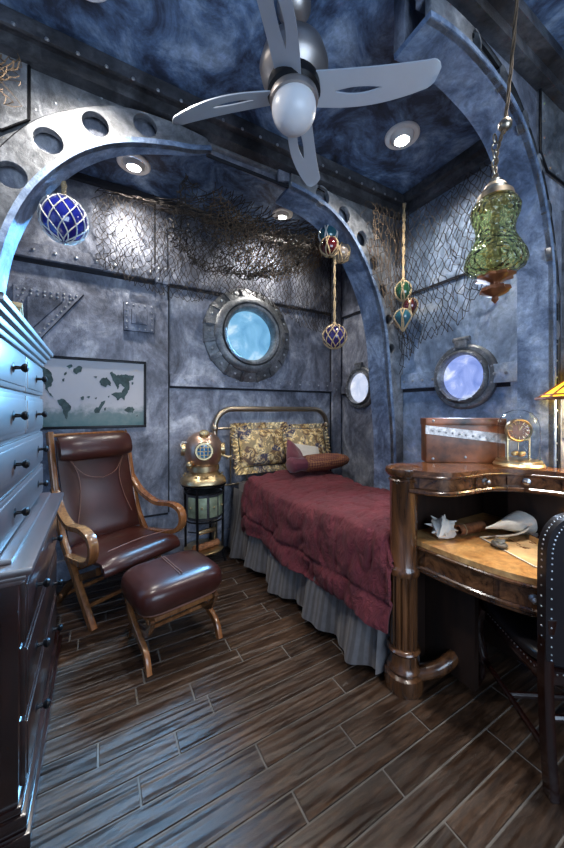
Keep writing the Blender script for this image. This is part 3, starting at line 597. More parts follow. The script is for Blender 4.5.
for sx in (-1, 1):
    b.tube(smooth([(sx * .20, .262, 1.0), (sx * .15, .245, .86), (sx * .16, .20, .70), (sx * .20, .15, .55)], 6), .0025, 5); b.tube(smooth([(sx * .22, .29, 1.02), (sx * .12, .235, .88), (0, .21, .84)], 6), .0025, 5)
b.tube(smooth([(-.22, -.275, .472), (0, -.28, .486), (.22, -.275, .472)], 6), .003, 5); b.obj('stitching', 'seam', t)
for sx in (-1, 1):
    x = sx * hw
    rail(B(), [(x, .385, 1.19), (x, .34, .98), (x, .275, .74), (x, .19, .5), (x, .0, .27), (x, -.23, .0)], .034, .042).obj('side_rail', 'armwood', t)
    rail(B(), [(x * .93, -.25, .36), (x * .93, -.12, .30), (x * .93, .08, .20), (x * .93, .30, 0)], .03, .04).obj('crossed_leg', 'deskcol', t)
    ar_ = B(); rail(ar_, [(x, .30, .80), (x * 1.06, .18, .68), (x * 1.12, .0, .61), (x * 1.15, -.18, .62), (x * 1.15, -.285, .585), (x * 1.14, -.305, .50), (x * 1.12, -.24, .43), (x * 1.06, -.08, .395), (x * 1.02, .08, .38)], .052, .03); ar_.obj('armrest', 'armwood', t)
b = B(); b.tube([(-hw, -.10, .09), (hw, -.10, .09)], .014, 8); b.obj('stretcher', 'armwood', t); B().tube([(-hw, .22, .07), (hw, .22, .07)], .014, 8).obj('stretcher', 'armwood', t)
B().tube([(-hw, .05, .29), (hw, .05, .29)], .013, 8).obj('stretcher', 'deskcol', t); B().tube([(-hw, .375, 1.165), (hw, .375, 1.165)], .014, 8).obj('top_rail', 'armwood', t)

t = thing('footstool', 'low oxblood leather footstool on crossed curved wooden legs', 'footstool', (.385, 2.0, 0), R(12))
def cushion(b, hx, hy, z0, z1, ex=5, n=20):
    vs = []; zc = (z0 + z1) / 2; hz = (z1 - z0) / 2; k = 12
    for i in range(k + 1):
        ph = -pi / 2 + pi * i / k; c1 = abs(cos(ph)) ** .45; sz = (1 if sin(ph) > 0 else -1) * abs(sin(ph)) ** .75
        for j in range(4 * n):
            a = 2 * pi * j / (4 * n); ca, sa = cos(a), sin(a); p = (abs(ca) ** ex + abs(sa) ** ex) ** (-1 / ex); vs.append((hx * p * ca * c1, hy * p * sa * c1, zc + hz * sz * (1.0 if sz < 0 else 1)))
    m_ = 4 * n; b.add(vs, [(i * m_ + j, i * m_ + (j + 1) % m_, (i + 1) * m_ + (j + 1) % m_, (i + 1) * m_ + j) for i in range(k) for j in range(m_)]); bmesh.ops.remove_doubles(b.b, verts=b.b.verts[:], dist=1e-5); return b
cushion(B(), .255, .21, .255, .435).obj('cushion', 'leather', t, ang=80)
b = B(); b.tube([(0, -.14, .4365), (0, .14, .4365)], .0025, 5); b.obj('stitching', 'seam', t); B().tube([(-.015, -.14, .4365), (-.015, .14, .4365)], .0025, 5).obj('stitching', 'seam', t); b = B()
b.tube([(.232 * cos(a) / (abs(cos(a)) ** 5 + abs(sin(a)) ** 5) ** .2, .197 * sin(a) / (abs(cos(a)) ** 5 + abs(sin(a)) ** 5) ** .2, .29) for a in [2 * pi * i / 60 for i in range(60)]], .005, 6, closed=True); b.obj('piping', 'seam', t)
for sx in (-1, 1):
    x = sx * .205
    rail(B(), [(x, .17, .27), (x, .10, .18), (x * 1.0, -.05, .12), (x, -.15, .08), (x, -.19, 0)], .026, .034).obj('leg', 'armwood', t)
    rail(B(), [(x * .9, -.18, .27), (x * .9, -.12, .17), (x * .9, .05, .12), (x * .9, .15, .08), (x * .9, .19, 0)], .024, .032).obj('leg', 'deskcol', t)
B().tube([(-.205, -.02, .125), (.205, -.02, .125)], .011, 8).obj('stretcher', 'armwood', t); B().b2(-.2, .2, -.165, .165, .238, .262, .004).obj('seat_frame', 'armwood', t)

# ------------------------------------------------------------------ small iron stand with panelled drum
SX, SY = .825, 2.87
t = thing('side_stand', 'small round black iron stand with green panelled metal drum and rusty logs', 'side table', (SX, SY, 0), R(14))
for a in (-40, 40, 140, 220):
    c_, s_ = cos(R(a)), sin(R(a)); B().tube(smooth([(.17 * c_, .17 * s_, .70), (.165 * c_, .165 * s_, .4), (.165 * c_, .165 * s_, .1), (.185 * c_, .185 * s_, .02), (.19 * c_, .19 * s_, .0)], 4), .011, 8).obj('leg', 'black', t)
B().lathe([(1e-6, .68), (.18, .68), (.195, .69), (.195, .70), (.18, .712), (1e-6, .712)], n=40).obj('top_plate', 'black', t)
b = B().lathe([(1e-6, .40), (.150, .40), (.158, .41), (.158, .62), (.150, .632), (1e-6, .632)], n=10).obj('drum', 'trimdark', t, ang=20)
for k in range(5):
    a = -90 - 72 + 36 * k; m_ = Matrix.Rotation(R(a), 4, 'Z'); pn = B(); ctr = m_ @ V((.153, 0, .515)); pn.box(ctr, (.012, .075, .17), m_, .003); p_ = pn.obj('door_panel', 'patina', t)
    B().ball(m_ @ V((.166, 0, .515)), .010, 10).obj('knob', 'gold', p_)
for z in (.392, .632): B().tube([(.165 * cos(2 * pi * i / 32), .165 * sin(2 * pi * i / 32), z) for i in range(32)], .008, 6, closed=True).obj('band', 'black', t)
B().lathe([(1e-6, .115), (.165, .115), (.175, .13), (.165, .137), (1e-6, .130)], n=36).obj('lower_shelf', 'gold', t)
t2 = thing('rusty_log', 'long rusty brown log lying on the bottom shelf of the iron stand', 'log', (SX, SY - .06, .162), R(14)); B().tube([(x, 0, .002 * sin(x * 90)) for x in [-.12 + .02 * i for i in range(13)]], [.028 + .003 * sin(i * 2.3) for i in range(13)], 9).obj('log_body', 'brickrust', t2)
t2 = thing('brass_bar', 'short worn brass bar above the log inside the iron stand', 'ornament', (SX, SY - .09, .30), R(14))
B().tube([(-.085, 0, 0), (-.07, 0, 0), (.07, 0, 0), (.085, 0, 0)], [.012, .02, .02, .012], 10).obj('bar', 'gold', t2); B().tube([(-.085, 0, 0), (-.135, .09, .0)], .005, 6).obj('bracket', 'black', t2); B().tube([(.085, 0, 0), (.135, .09, 0)], .005, 6).obj('bracket', 'black', t2)

# diving helmet
M['helmetglass'] = plain('blue_porthole_glass', (.05, .20, .42), .06, 0, .5, 14, 0, 1)
t = thing('diving_helmet', 'copper and brass diving helmet with barred blue windows on the iron stand', 'diving helmet', (.815, 2.86, .712), R(-7))
def sq(a, z): return 1 + .10 * abs(sin(2 * a)) * (z < .08)
B().lathe([(.185, .0), (.192, .008), (.185, .035), (.165, .06), (.13, .085), (.115, .105), (.115, .12), (1e-6, .12)], n=48, mod=sq).obj('breastplate', 'gold', t)
B().lathe([(.125, .105), (.14, .11), (.14, .15), (.125, .158)], n=40).obj('neck_ring', 'gold', t)
B().lathe([(.12, .15), (.145, .18), (.163, .23), (.168, .28), (.158, .345), (.13, .395), (.085, .43), (.04, .445), (1e-6, .448)], n=40).obj('dome', 'copper', t)
b = B(); rivets(b, [(.168 * cos(a), .168 * sin(a), .068) for a in [2 * pi * k / 12 for k in range(12)]], (0, 0, 1), .013); b.obj('bolts', 'gold', t)
def hwin(a, el, r, par, z=.285, rad=.155):
    d = V((cos(R(a)) * cos(R(el)), sin(R(a)) * cos(R(el)), sin(R(el)))); q = d.to_track_quat('Z', 'Y').to_matrix().to_4x4(); c0 = V((0, 0, z)) + d * rad
    f = B().ringlathe([(r, -.02), (r, .025), (r * .92, .035), (r * .75, .035), (r * .70, .02), (r * .70, -.02)], c0, 32, q).obj('window_ring', 'gold', par)
    B().lathe([(1e-6, .012), (r * .72, .012), (r * .72, .0), (1e-6, .0)], c0, 24, q).obj('window_glass', 'helmetglass', f)
    g = B()
    for k in (-.4, 0, .4):
        l = math.sqrt(.7 ** 2 - k * k) * r; g.tube([c0 + q @ V((k * r, -l, .028)), c0 + q @ V((k * r, l, .028))], .0035, 6); g.tube([c0 + q @ V((-l, k * r, .031)), c0 + q @ V((l, k * r, .031))], .0035, 6)
    g.obj('grille', 'gold', f)
hwin(-97, 2, .078, t); hwin(-185, 2, .055, t); hwin(-12, 2, .055, t); hwin(-95, 58, .042, t, .28, .16)
B().ball((-.13, -.09, .17), .032, 14).obj('air_inlet', 'gold', t); v_ = B().tube([(.13, -.08, .25), (.2, -.10, .22), (.23, -.10, .23)], .010, 8).obj('valve', 'gold', t); B().tube([(.19, -.13, .235), (.2, -.07, .205)], .008, 6).obj('handle', 'gold', v_)
B().tube([(.0 + .03 * cos(a) - .17, -.03, .335 + .03 * sin(a)) for a in [2 * pi * i / 20 for i in range(20)]], .007, 6, closed=True).obj('ring_handle', 'fanmetal', t)

# ------------------------------------------------------------------ bed
BX0, BX1, BY0, BY1 = 1.16, 1.96, 1.20, 2.97
skew = lambda y: .12 * (BY1 - y) / 1.8
t = thing('bed', 'single bed with pewter tube headboard, grey mattress and striped pleated skirt', 'bed', (1.58, 2.1, 0))
hb = [(.97, 3.02, 0), (.97, 3.02, 1.18)] + [(1.15 + .18 * cos(R(180 - a)), 3.02, 1.18 + .18 * sin(R(180 - a))) for a in range(10, 91, 10)] + [(2.12, 3.02, 1.36)] + [(2.12 + .18 * cos(R(90 - a)), 3.02, 1.18 + .18 * sin(R(90 - a))) for a in range(10, 91, 10)] + [(2.30, 3.02, 0)]
B().tube(hb, .026, 14).obj('headboard_tube', 'brass', t, True)
for z in (1.17, .62): B().tube([(.97, 3.02, z), (2.3, 3.02, z)], .010, 8).obj('crossbar', 'brass', t, True)
for i in range(7): B().tube([(1.13 + .17 * i, 3.02, .62), (1.13 + .17 * i, 3.02, 1.17)], .007, 8).obj('spindle', 'brass', t, True)
for x in (.97, 2.30): B().lathe([(.026, 0), (.034, .01), (.036, .03), (.03, .05), (.026, .055)], (x, 3.02, 1.15), 16).obj('collar', 'brass', t, True)
b = B(); b.b2(BX0 + .03 + .09, BX1 - .02, BY0 + .03, BY1, .14, .40, .02); b.obj('box_spring', 'sheet', t, True); b = B(); b.b2(BX0 + .10, BX1 - .005, BY0 + .01, 2.7, .40, .66, .05); b.b2(BX0 + .02, BX1 - .01, 2.4, BY1 + .0, .40, .665, .05); b.obj('mattress', 'sheet', t, True)
def skirt(u, v):
    # path around left side then foot
    L1 = BY1 - BY0 + .02; L2 = BX1 - BX0; s = u * (L1 + L2)
    h = .60 - .56 * v; fl = .012 + .075 * v ** 1.3; wv_ = (.006 + .032 * v) * (sin(s * 19 + 1.6 * sin(s * 3.1)) + .35 * sin(s * 47 + 2))
    if s < L1: return (BX0 - fl + wv_ + skew(BY1 - s), BY1 - s, h - .015 * sin(s * 9) * v)
    q = s - L1; return (BX0 - fl * (1 - min(1, q * 8)) + q + skew(BY0), BY0 - fl * .6 + wv_, h)
B().grid(skirt, 260, 14).solid(.006).obj('bed_skirt', 'skirt', t, True, 60)
# comforter
def quilt(u, v):
    # u across the bed, v along it from pillow end to foot
    y = 2.66 - v * (2.66 - 1.10); k = v
    dl = .46 - .015 * sin(v * 7) + .015 * sin(v * 19 + 1); wt = BX1 + .0 - BX0; dr = .16; tot = dl + wt + dr; s = u * tot; bul = .075
    top = .735 + .035 * math.exp(-((v - .03) / .07) ** 2) + .015 * sin(v * 9 + 1)
    if s < dl:
        q = (dl - s) / dl; ang = min(1, q * 3.2); x = BX0 - bul * sin(ang * pi / 2) - .03 * q; z = top - .07 * (1 - cos(ang * pi / 2)) - max(0, (q - .15)) * dl * .95
        fold = (.022 * q + .004) * (sin(y * 11 + 2.6 * q + noise.noise(V((y * 2, q * 2, 3))) * 3.5)); x += fold
    elif s < dl + wt:
        q = (s - dl) / wt; x = BX0 + q * wt; z = top + .018 * sin(q * pi)
    else:
        q = (s - dl - wt) / dr; x = BX1 + .012 * sin(min(1, q * 3) * pi / 2); z = top - q * dr
    n1 = noise.fractal(V((x * 2.5 + y * 2.2, y * 5 - x * 2.5, z * 5)), .9, 2.2, 4); n2 = noise.noise(V((x * 20 + y * 12, y * 16 - x * 7, z * 14)))
    rd = abs(noise.noise(V((x * 3.5 + y * 3.5, y * 7.5 - x * 4, z * 4 + 9))))
    d = .012 * n1 + .004 * n2 - .014 * max(0, .16 - rd) / .16
    qy = abs(((y + .15 * x) * 3.1) % 1 - .5) * 2; d -= .008 * max(0, 1 - (1 - qy) * 14)
    if s < dl: d -= .014 * max(0, 1 - abs((dl - s) / dl - .72) * 22)
    if v > .96: z -= (v - .96) * 3.5 * (min(1, s / dl) ** 3)
    if s < dl: x -= d * 1.1
    else: z += d
    if v < .05: z -= (.05 - v) * 1.2; 
    return (x + skew(y) * max(0, min(1, (BX1 - x) / wt)), y, z)
c_ = B().grid(quilt, 130, 170).solid(-.018).obj('comforter', 'comforter', None, ang=80); prop(c_, 'rumpled burgundy quilted comforter spread over the bed', 'comforter')

def pillow(name, mat, hx, hz, th, loc, rot, label, cat='pillow', ruffle=0, group=None, seed=0):
    t = thing(name, label, cat, loc, 0, group); t.rotation_euler = rot; b = B(); n = 26
    for sg in (-1, 1):
        def f(u, v, sg=sg):
            a, c = 2 * u - 1, 2 * v - 1; e = max(0, (1 - abs(a) ** 3.2)) ** .55 * max(0, (1 - abs(c) ** 3.2)) ** .55
            pin = 1 - .06 * (1 - abs(a) ** 2) * 0 - .05 * (1 - c * c) * abs(a) ** 4 * 0; nn = noise.noise(V((a * 2.2 + seed, c * 2.2, sg))) * .12
            return (a * hx * (1 - .05 * (1 - c * c)), sg * th * e * (1 + nn), c * hz * (1 - .05 * (1 - a * a)))
        b.grid(f, n, n)
    bmesh.ops.remove_doubles(b.b, verts=b.b.verts[:], dist=1e-5); b.obj('cushion_body', mat, t, ang=80)
    if ruffle:
        b = B()
        def g(u, v):
            s = (u % 1) * 4; k = int(s) % 4; q = (s - int(s)) * 2 - 1; px, pz = [(q, -1), (1, q), (-q, 1), (-1, -q)][k]; L = (px * px + pz * pz) ** .5
            wv_ = sin(u * 2 * pi * 46) * .018 * v + .008 * sin(u * 2 * pi * 19) * v; return (px * hx * (1) + px * v * ruffle, wv_, pz * hz + pz * v * ruffle)
        b.grid(g, 420, 3).solid(.003).obj('ruffle', mat, t, ang=60)
    return t
G_ = 'floral ruffled pillows against the headboard'
pillow('pillow', 'floral', .255, .185, .075, (1.41, 2.885, .985), (R(-14), 0, R(2)), 'left gold floral ruffled pillow leaning on the headboard', ruffle=.06, group=G_)
pillow('pillow', 'floral', .255, .175, .07, (1.93, 2.90, .985), (R(-14), 0, R(-2)), 'right gold floral ruffled pillow against the headboard beside the wall', ruffle=.045, group=G_, seed=5)
pillow('pillow', 'burgundy', .15, .15, .05, (1.70, 2.72, .88), (R(-38), R(40), R(8)), 'small plain burgundy pillow standing behind the checked bolster', seed=3)
pillow('pillow', 'cream', .17, .12, .05, (1.86, 2.77, .885), (R(-30), R(10), R(0)), 'small cream pillow tucked behind the checked bolster', seed=8)
# bolster
t = thing('bolster', 'burgundy bolster with checked brown wrap and flared ends lying on comforter', 'cushion', (1.82, 2.48, .86), R(2)); t.scale = (1.16, 1, 1)
pr = [(.055, -.30), (.088, -.285), (.07, -.20), (.082, -.17), (.098, -.12), (.102, 0), (.098, .12), (.082, .17), (.066, .22), (.055, .30)]
ax = Matrix.Diagonal((1, 1, .78, 1)) @ Matrix.Rotation(R(90), 4, 'Y')
B().lathe([(1e-6, -.30)] + pr[:4] + [(.082, -.168)], (0, 0, 0), 28, ax, lambda a, z: 1 + .05 * sin(a * 9)).obj('end_ruffle', 'burgundy', t, ang=70)
B().lathe([(.085, -.172), (.098, -.12), (.103, 0), (.098, .10), (.088, .18), (.06, .26), (.02, .30), (1e-6, .305)], (0, 0, 0), 28, ax).obj('bolster_wrap', 'checked', t, ang=70)
# ------------------------------------------------------------------ desk
t = thing('desk', 'carved burl wood desk with curved hutch, drawers and a fluted round corner column', 'desk', (1.6, .85, 0))
XY = lambda x, y, z: (x, y, z)
front = smooth([(1.34, 1.08, 0), (1.345, .93, 0), (1.36, .78, 0), (1.385, .67, 0), (1.43, .575, 0), (1.52, .505, 0), (1.7, .45, 0), (2.0, .42, 0), (2.35, .42, 0)], 5)
outl = lambda c, e=0: [(p.x - e * .9, p.y - e * .6) for p in c]
bk = [(2.35, .70), (1.93, .70), (1.93, .93), (2.09, .93), (2.09, 1.16), (1.34, 1.16)]
B().prism(outl(front, .0) + bk, .693, .72, XY, .006).obj('writing_surface', 'desktop', t, True)
B().prism(outl(front, -.012) + bk, .585, .694, XY).obj('apron', 'deskwood', t, True)
b = B(); 
for e, z, r in ((.006, .69, .009), (.0, .598, .011), (-.002, .582, .007)): b.tube([(p.x - e * .9, p.y - e * .6, z) for p in front], r, 8)
b.obj('moulding', 'deskcol', t, True)
def face_drawer(path, i0, i1, z0, z1, off, par, kn, mat='deskwood'):
    seg = path[i0:i1 + 1]; vs = []; m_ = len(seg)
    for i, p in enumerate(seg):
        q0, q1 = seg[max(i - 1, 0)], seg[min(i + 1, m_ - 1)]; d = (q1 - q0).normalized(); nr = V((d.y, -d.x, 0)); nr = nr if nr.dot(V((-.6, -.8, 0))) > 0 else -nr
        for o_ in (-.004, off):
            for z in (z0, z1): vs.append(V((p.x, p.y, z)) + nr * o_)
    f = []
    for i in range(m_ - 1):
        a, c = i * 4, (i + 1) * 4; f += [(a, c, c + 1, a + 1), (a + 2, a + 3, c + 3, c + 2), (a, a + 2, c + 2, c), (a + 1, c + 1, c + 3, a + 3)]
    f += [(0, 1, 3, 2), ((m_ - 1) * 4, (m_ - 1) * 4 + 2, (m_ - 1) * 4 + 3, (m_ - 1) * 4 + 1)]
    b = B(); b.add(vs, f); d_ = b.obj('drawer', mat, par, True)
    for k in kn:
        p = seg[int(k * (m_ - 1))]; q0, q1 = seg[max(int(k * (m_ - 1)) - 1, 0)], seg[min(int(k * (m_ - 1)) + 1, m_ - 1)]; d = (q1 - q0).normalized(); nr = V((d.y, -d.x, 0)); nr = nr if nr.dot(V((-.6, -.8, 0))) > 0 else -nr
        q = nr.to_track_quat('Z', 'Y').to_matrix().to_4x4(); c0 = V((p.x, p.y, (z0 + z1) / 2)) + nr * off - V(par.location)
        kb = B(); kb.lathe([(.017, 0), (.016, .003), (.006, .006), (.005, .014), (.010, .018), (.011, .024), (1e-6, .03)], c0, 14, q)
        kb.obj('knob', 'nail', d_)
fa = [p + V((.012 * .9, .012 * .6, 0)) for p in front]
face_drawer(fa, 3, 13, .605, .682, .008, t, ()); face_drawer(fa, 14, 24, .605, .682, .008, t, (.55,)); face_drawer(fa, 25, 38, .605, .682, .008, t, (.5,))
# hutch
hut = smooth([(1.275, 1.03, 0), (1.315, .955, 0), (1.37, .90, 0), (1.46, .875, 0), (1.56, .87, 0), (1.66, .85, 0), (1.75, .79, 0), (1.80, .70, 0), (1.85, .60, 0), (1.95, .53, 0), (2.1, .50, 0), (2.35, .50, 0)], 5)
hb_ = [(2.35, .70), (1.94, .70), (1.94, .93), (2.09, .93), (2.09, 1.17), (1.27, 1.17)]
B().prism([(p.x, p.y) for p in hut] + hb_, 1.045, 1.068, XY, .006).obj('hutch_top', 'deskwood', t, True)
hin = [p + V((.02, .025, 0)) for p in hut]
B().prism([(p.x, p.y) for p in hin] + [(2.35, .69), (1.93, .69), (1.93, .935), (2.08, .935), (2.08, 1.16), (1.30, 1.16)], .965, 1.046, XY).obj('hutch_body', 'deskwood', t, True)
b = B(); b.tube([(p.x + .004, p.y + .005, 1.042) for p in hut], .009, 8); b.tube([(p.x + .01, p.y + .012, .968) for p in hut], .012, 8); b.obj('moulding', 'deskcol', t, True)
face_drawer(hin, 3, 17, .985, 1.030, .009, t, ()); face_drawer(hin, 19, 26, .985, 1.030, .009, t, (.5,)); face_drawer(hin, 28, 36, .985, 1.030, .009, t, (.5,)); face_drawer(hin, 38, 52, .985, 1.030, .009, t, (.5,))
b = B(); b.b2(1.32, 2.09, 1.13, 1.16, .72, .966); b.b2(2.06, 2.09, .93, 1.13, .72, .966); b.b2(1.93, 1.95, .70, .93, .72, .966); b.b2(1.93, 2.35, .67, .70, .72, .966); b.obj('hutch_back', 'deskdark', t, True)
b = B(); b.b2(1.36, 1.90, 1.12, 1.15, .06, .585); b.b2(1.88, 1.92, .74, 1.12, .06, .585); b.b2(1.94, 2.32, .66, .69, .06, .585); b.b2(1.50, 1.53, .86, 1.12, .06, .585); b.obj('back_panel', 'deskdark', t, True)
B().tube(smooth([(1.31, 1.08, .06), (1.42, .99, .11), (1.52, .97, .15), (1.62, 1.0, .12), (1.75, 1.07, .07)], 6), .035, 10).obj('base_rail', 'deskcol', t, True)
cx, cy = 1.308, 1.098
def flute(a, z): return 1 - (.17 * max(0, cos(a * 12)) ** 1.5 if .20 < z < .545 else 0)
b = B(); b.lathe([(.088, 0), (.092, .02), (.090, .075), (.074, .085), (.080, .10), (.074, .112), (.064, .125), (.064, .175), (.074, .18), (.079, .19), (.074, .20), (.063, .205)], (cx, cy, 0), 36); b.obj('column_base', 'deskcol', t, True)
b = B(); b.lathe([(.063, .205)] + [(.063, .21 + .033 * i) for i in range(11)] + [(.063, .55), (.074, .555), (.077, .575), (.070, .59), (.064, .60), (.064, 1.0), (.072, 1.01), (.064, 1.02)], (cx, cy, 0), 192, None, flute); b.obj('column_shaft', 'deskcol', t, True)
b = B(); b.lathe([(.06, 1.02), (.076, 1.035), (.086, 1.05), (.084, 1.068), (.062, 1.08), (.02, 1.088), (1e-6, 1.089)], (cx, cy, 0), 36); b.obj('column_cap', 'deskcol', t, True)
b = B(); b.lathe([(.05, 0), (.05, .06), (.035, .08), (.035, .585)], (2.28, .5, 0), 20); b.obj('leg', 'deskcol', t, True)

# things on the desk
def at(px, zc, z): xc = (px - 282) / 325 * zc; T = R(29.5); return V((xc * cos(T) + zc * sin(T), -xc * sin(T) + zc * cos(T), z))
yaw = math.atan2(-.20, .275)
t = thing('chest', 'rusty leather chest with a worn silver strap standing upright on the desk hutch', 'chest', (1.728, 1.062, 1.068), yaw)
B().b2(-.20, .20, -.045, .045, 0, .235, .006).obj('chest_body', 'rust', t)
B().b2(-.203, .203, -.052, .05, .20, .238, .006).obj('lid', 'rust', t)
b = B(); b.prism([(-.205, .155), (-.205, .20), (.205, .155), (.205, .105)], -.056, -.045, lambda x, z, y: (x, y, z)); b.obj('strap', 'strap', t)
b = B(); rivets(b, [(-.17 + .034 * i, -.056, .172 - .0045 * i) for i in range(11)], nA, .006); rivets(b, [(-.165, -.046, .02), (.165, -.046, .02), (0, -.046, .03), (-.165, -.052, .225), (.165, -.052, .225)], nA, .008); b.obj('studs', 'rivet', t)
# glass dome clock
t = thing('dome_clock', 'brass anniversary clock with round dial under a clear glass dome on the desk', 'clock', (1.835, .835, 1.068), R(-38)); t.scale = (1.12, 1.12, 1.06)
B().lathe([(.095, 0), (.098, .008), (.092, .018), (.088, .02), (.086, .03), (.07, .034), (1e-6, .034)], n=40).obj('base', 'gold', t)
B().ringlathe([(.078, .034), (.078, .19), (.070, .225), (.050, .252), (.022, .266), (.001, .268), (.001, .2655), (.021, .2635), (.048, .25), (.0675, .2235), (.0755, .19), (.0755, .034)], n=40).obj('glass_dome', 'clear', t)
ax = Matrix.Rotation(R(90), 4, 'X')
b = B(); b.ringlathe([(.054, -.008), (.054, .008), (.050, .012), (.045, .008), (.045, -.008)], (0, 0, .17), 40, ax); f_ = b.obj('dial_ring', 'gold', t)
B().lathe([(1e-6, .004), (.046, .004), (.046, -.004), (1e-6, -.004)], (0, 0, .17), 32, ax).obj('dial', 'rust', t)
b = B()
for k in range(12):
    a = k * pi / 6; b.tube([(.03 * sin(a), -.006, .17 + .03 * cos(a)), (.043 * sin(a), -.006, .17 + .043 * cos(a))], .0022, 5)
b.tube([(0, -.008, .17), (.012, -.008, .19)], .0018, 5).tube([(0, -.008, .17), (-.006, -.008, .205)], .0014, 5); b.obj('hands_and_marks', 'gold', t)
b = B(); b.tube([(-.045, 0, .034), (-.045, 0, .15)], .004, 8).tube([(.045, 0, .034), (.045, 0, .15)], .004, 8).tube([(-.045, 0, .125), (.045, 0, .125)], .003, 8); b.obj('pillar', 'gold', t)
b = B(); b.tube([(0, 0, .13), (0, 0, .075)], .0015, 5).ball((.018, 0, .06), .012, 12).ball((-.018, 0, .06), .012, 12).ball((0, .018, .06), .012, 12).ball((0, -.018, .06), .012, 12); b.obj('pendulum', 'gold', t)
# table lamp
t = thing('table_lamp', 'table lamp with yellow stained glass shade at the right edge of the desk', 'lamp', (2.045, .605, 1.068))
B().lathe([(.075, 0), (.078, .01), (.07, .02), (.045, .028), (.02, .035), (1e-6, .035)], n=32).obj('base', 'deskcol', t)
B().lathe([(.012, .03), (.02, .06), (.012, .09), (.01, .25), (.016, .27), (.008, .30), (.008, .52)], n=16).obj('stem', 'brass', t)
SR, sn = .225, 12; z0_, z1_ = .335, .475
for k in range(sn):
    a0, a1 = 2 * pi * k / sn, 2 * pi * (k + 1) / sn; b = B()
    P4 = [(SR * cos(a0), SR * sin(a0), z0_), (SR * cos(a1), SR * sin(a1), z0_), (.05 * cos(a1), .05 * sin(a1), z1_), (.05 * cos(a0), .05 * sin(a0), z1_)]
    b.add(P4, [(0, 1, 2, 3)]); b.solid(.003); sp = b.obj('shade_panel', 'amber', t)
b = B()
for k in range(sn):
    a0 = 2 * pi * k / sn; b.tube([(SR * cos(a0), SR * sin(a0), z0_), (.05 * cos(a0), .05 * sin(a0), z1_)], .006, 6)
b.tube([(SR * cos(2 * pi * k / sn), SR * sin(2 * pi * k / sn), z0_ + .003) for k in range(sn)], .008, 6, closed=True); b.tube([(.205 * cos(2 * pi * k / sn), .205 * sin(2 * pi * k / sn), z0_ + .022) for k in range(sn)], .004, 6, closed=True)
b.lathe([(.05, z1_), (.052, z1_ + .01), (.03, z1_ + .03), (.012, z1_ + .04), (.014, z1_ + .055), (1e-6, z1_ + .065)], (0, 0, 0), 12); b.obj('shade_frame', 'rust', t)
B().ball((0, 0, .38), .025, 14).obj('bulb', 'lit', t)
d = bpy.data.lights.new('table_lamp_bulb', 'POINT'); d.energy = 16; d.color = (1, .86, .62); d.shadow_soft_size = .03
o = bpy.data.objects.new('table_lamp_bulb', d); C.objects.link(o); o.parent = t; o.location = (0, -.045, .34)
# writing surface: shells, scroll, chart
Z_ = .72
pz = lambda x, y, z=Z_: at(x, (1.35 - z) * 325 / (y - 410), z)
t = thing('nautical_chart', 'parchment chart with pale border spread flat over the desk surface', 'chart', (0, 0, 0))
A_ = [at(480, 1.60, Z_), at(535, 1.30, Z_), at(575, 1.22, Z_), at(600, 1.5, Z_), at(535, 1.66, Z_)]; c0 = sum(A_, V()) / 5; t.location = (c0.x, c0.y, Z_)
B().prism([(p.x, p.y) for p in A_], Z_ + .0005, Z_ + .0025, XY).obj('sheet', 'parch', t, True)
b = B()
for p, q in ((0, 1), (1, 2), (0, 4)): b.tube([A_[p] + V((0, 0, .004)), A_[q] + V((0, 0, .004))], .005, 4, flat=.3)
b.obj('border', 'ceramic', t, True)
b = B(); rr = random.Random(9)
for _ in range(26):
    u = rr.uniform(.25, .85); v_ = rr.uniform(.2, .8); p = A_[0].lerp(A_[4], u).lerp(A_[1].lerp(A_[3], u), v_); b.tube([p + V((rr.uniform(-.018, .018), rr.uniform(-.018, .018), .0035)) for _ in range(3)], .0012, 4)
b.obj('chart_lines', 'brickrust', t, True)
p = at(443, 1.62, 0); t = thing('spiky_conch', 'small pale spiky conch shell at left end of the desk surface', 'shell', (p.x, p.y, Z_ + .042), R(20)); t.scale = (1.25, 1.25, 1.25)
b = B(); 
def spk(a, z): return 1 + .38 * max(0, cos(a * 6 + z * 30)) ** 3
b.lathe([(1e-6, -.075), (.012, -.06), (.028, -.035), (.040, -.01), (.042, .01), (.032, .03), (.024, .035), (.018, .045), (.008, .055), (1e-6, .062)], (0, 0, 0), 60, Matrix.Rotation(R(75), 4, 'Y') @ Matrix.Diagonal((.9, .9, .9, 1)), spk)
b.obj('shell_body', 'ceramic', t, ang=60); 
b = B(); [b.tube([(.02 * cos(a) * 1.2 - .01, .03 * sin(a), .012 + .02 * cos(a)), (.045 * cos(a) - .02, .062 * sin(a), .018 + .03 * cos(a))], [.009, .001], 8) for a in [k * .9 for k in range(7)]]; b.obj('spikes', 'ceramic', t)
p = at(470, 1.66, 0); t = thing('rolled_scroll', 'old brown rolled scroll lying behind the spiky shell', 'scroll', (p.x, p.y, Z_ + .027), R(-8))
b = B(); b.ringlathe([(.026, -.085), (.026, .085), (.021, .085), (.021, -.085)], (0, 0, 0), 28, Matrix.Rotation(R(90), 4, 'Y')).obj('scroll_sheet', 'brickrust', t)
B().tube([(-.05 + .004 * cos(a), .027 * cos(a), .027 * sin(a)) for a in [2 * pi * i / 20 for i in range(20)]], .003, 6, closed=True).obj('string', 'rope', t)
p = at(511, 1.62, 0); t = thing('large_white_conch', 'large smooth cream conch shell lying in the middle of the desk', 'shell', (p.x, p.y, Z_ + .062), R(-10)); t.scale = (1.2, 1.15, 1.2)
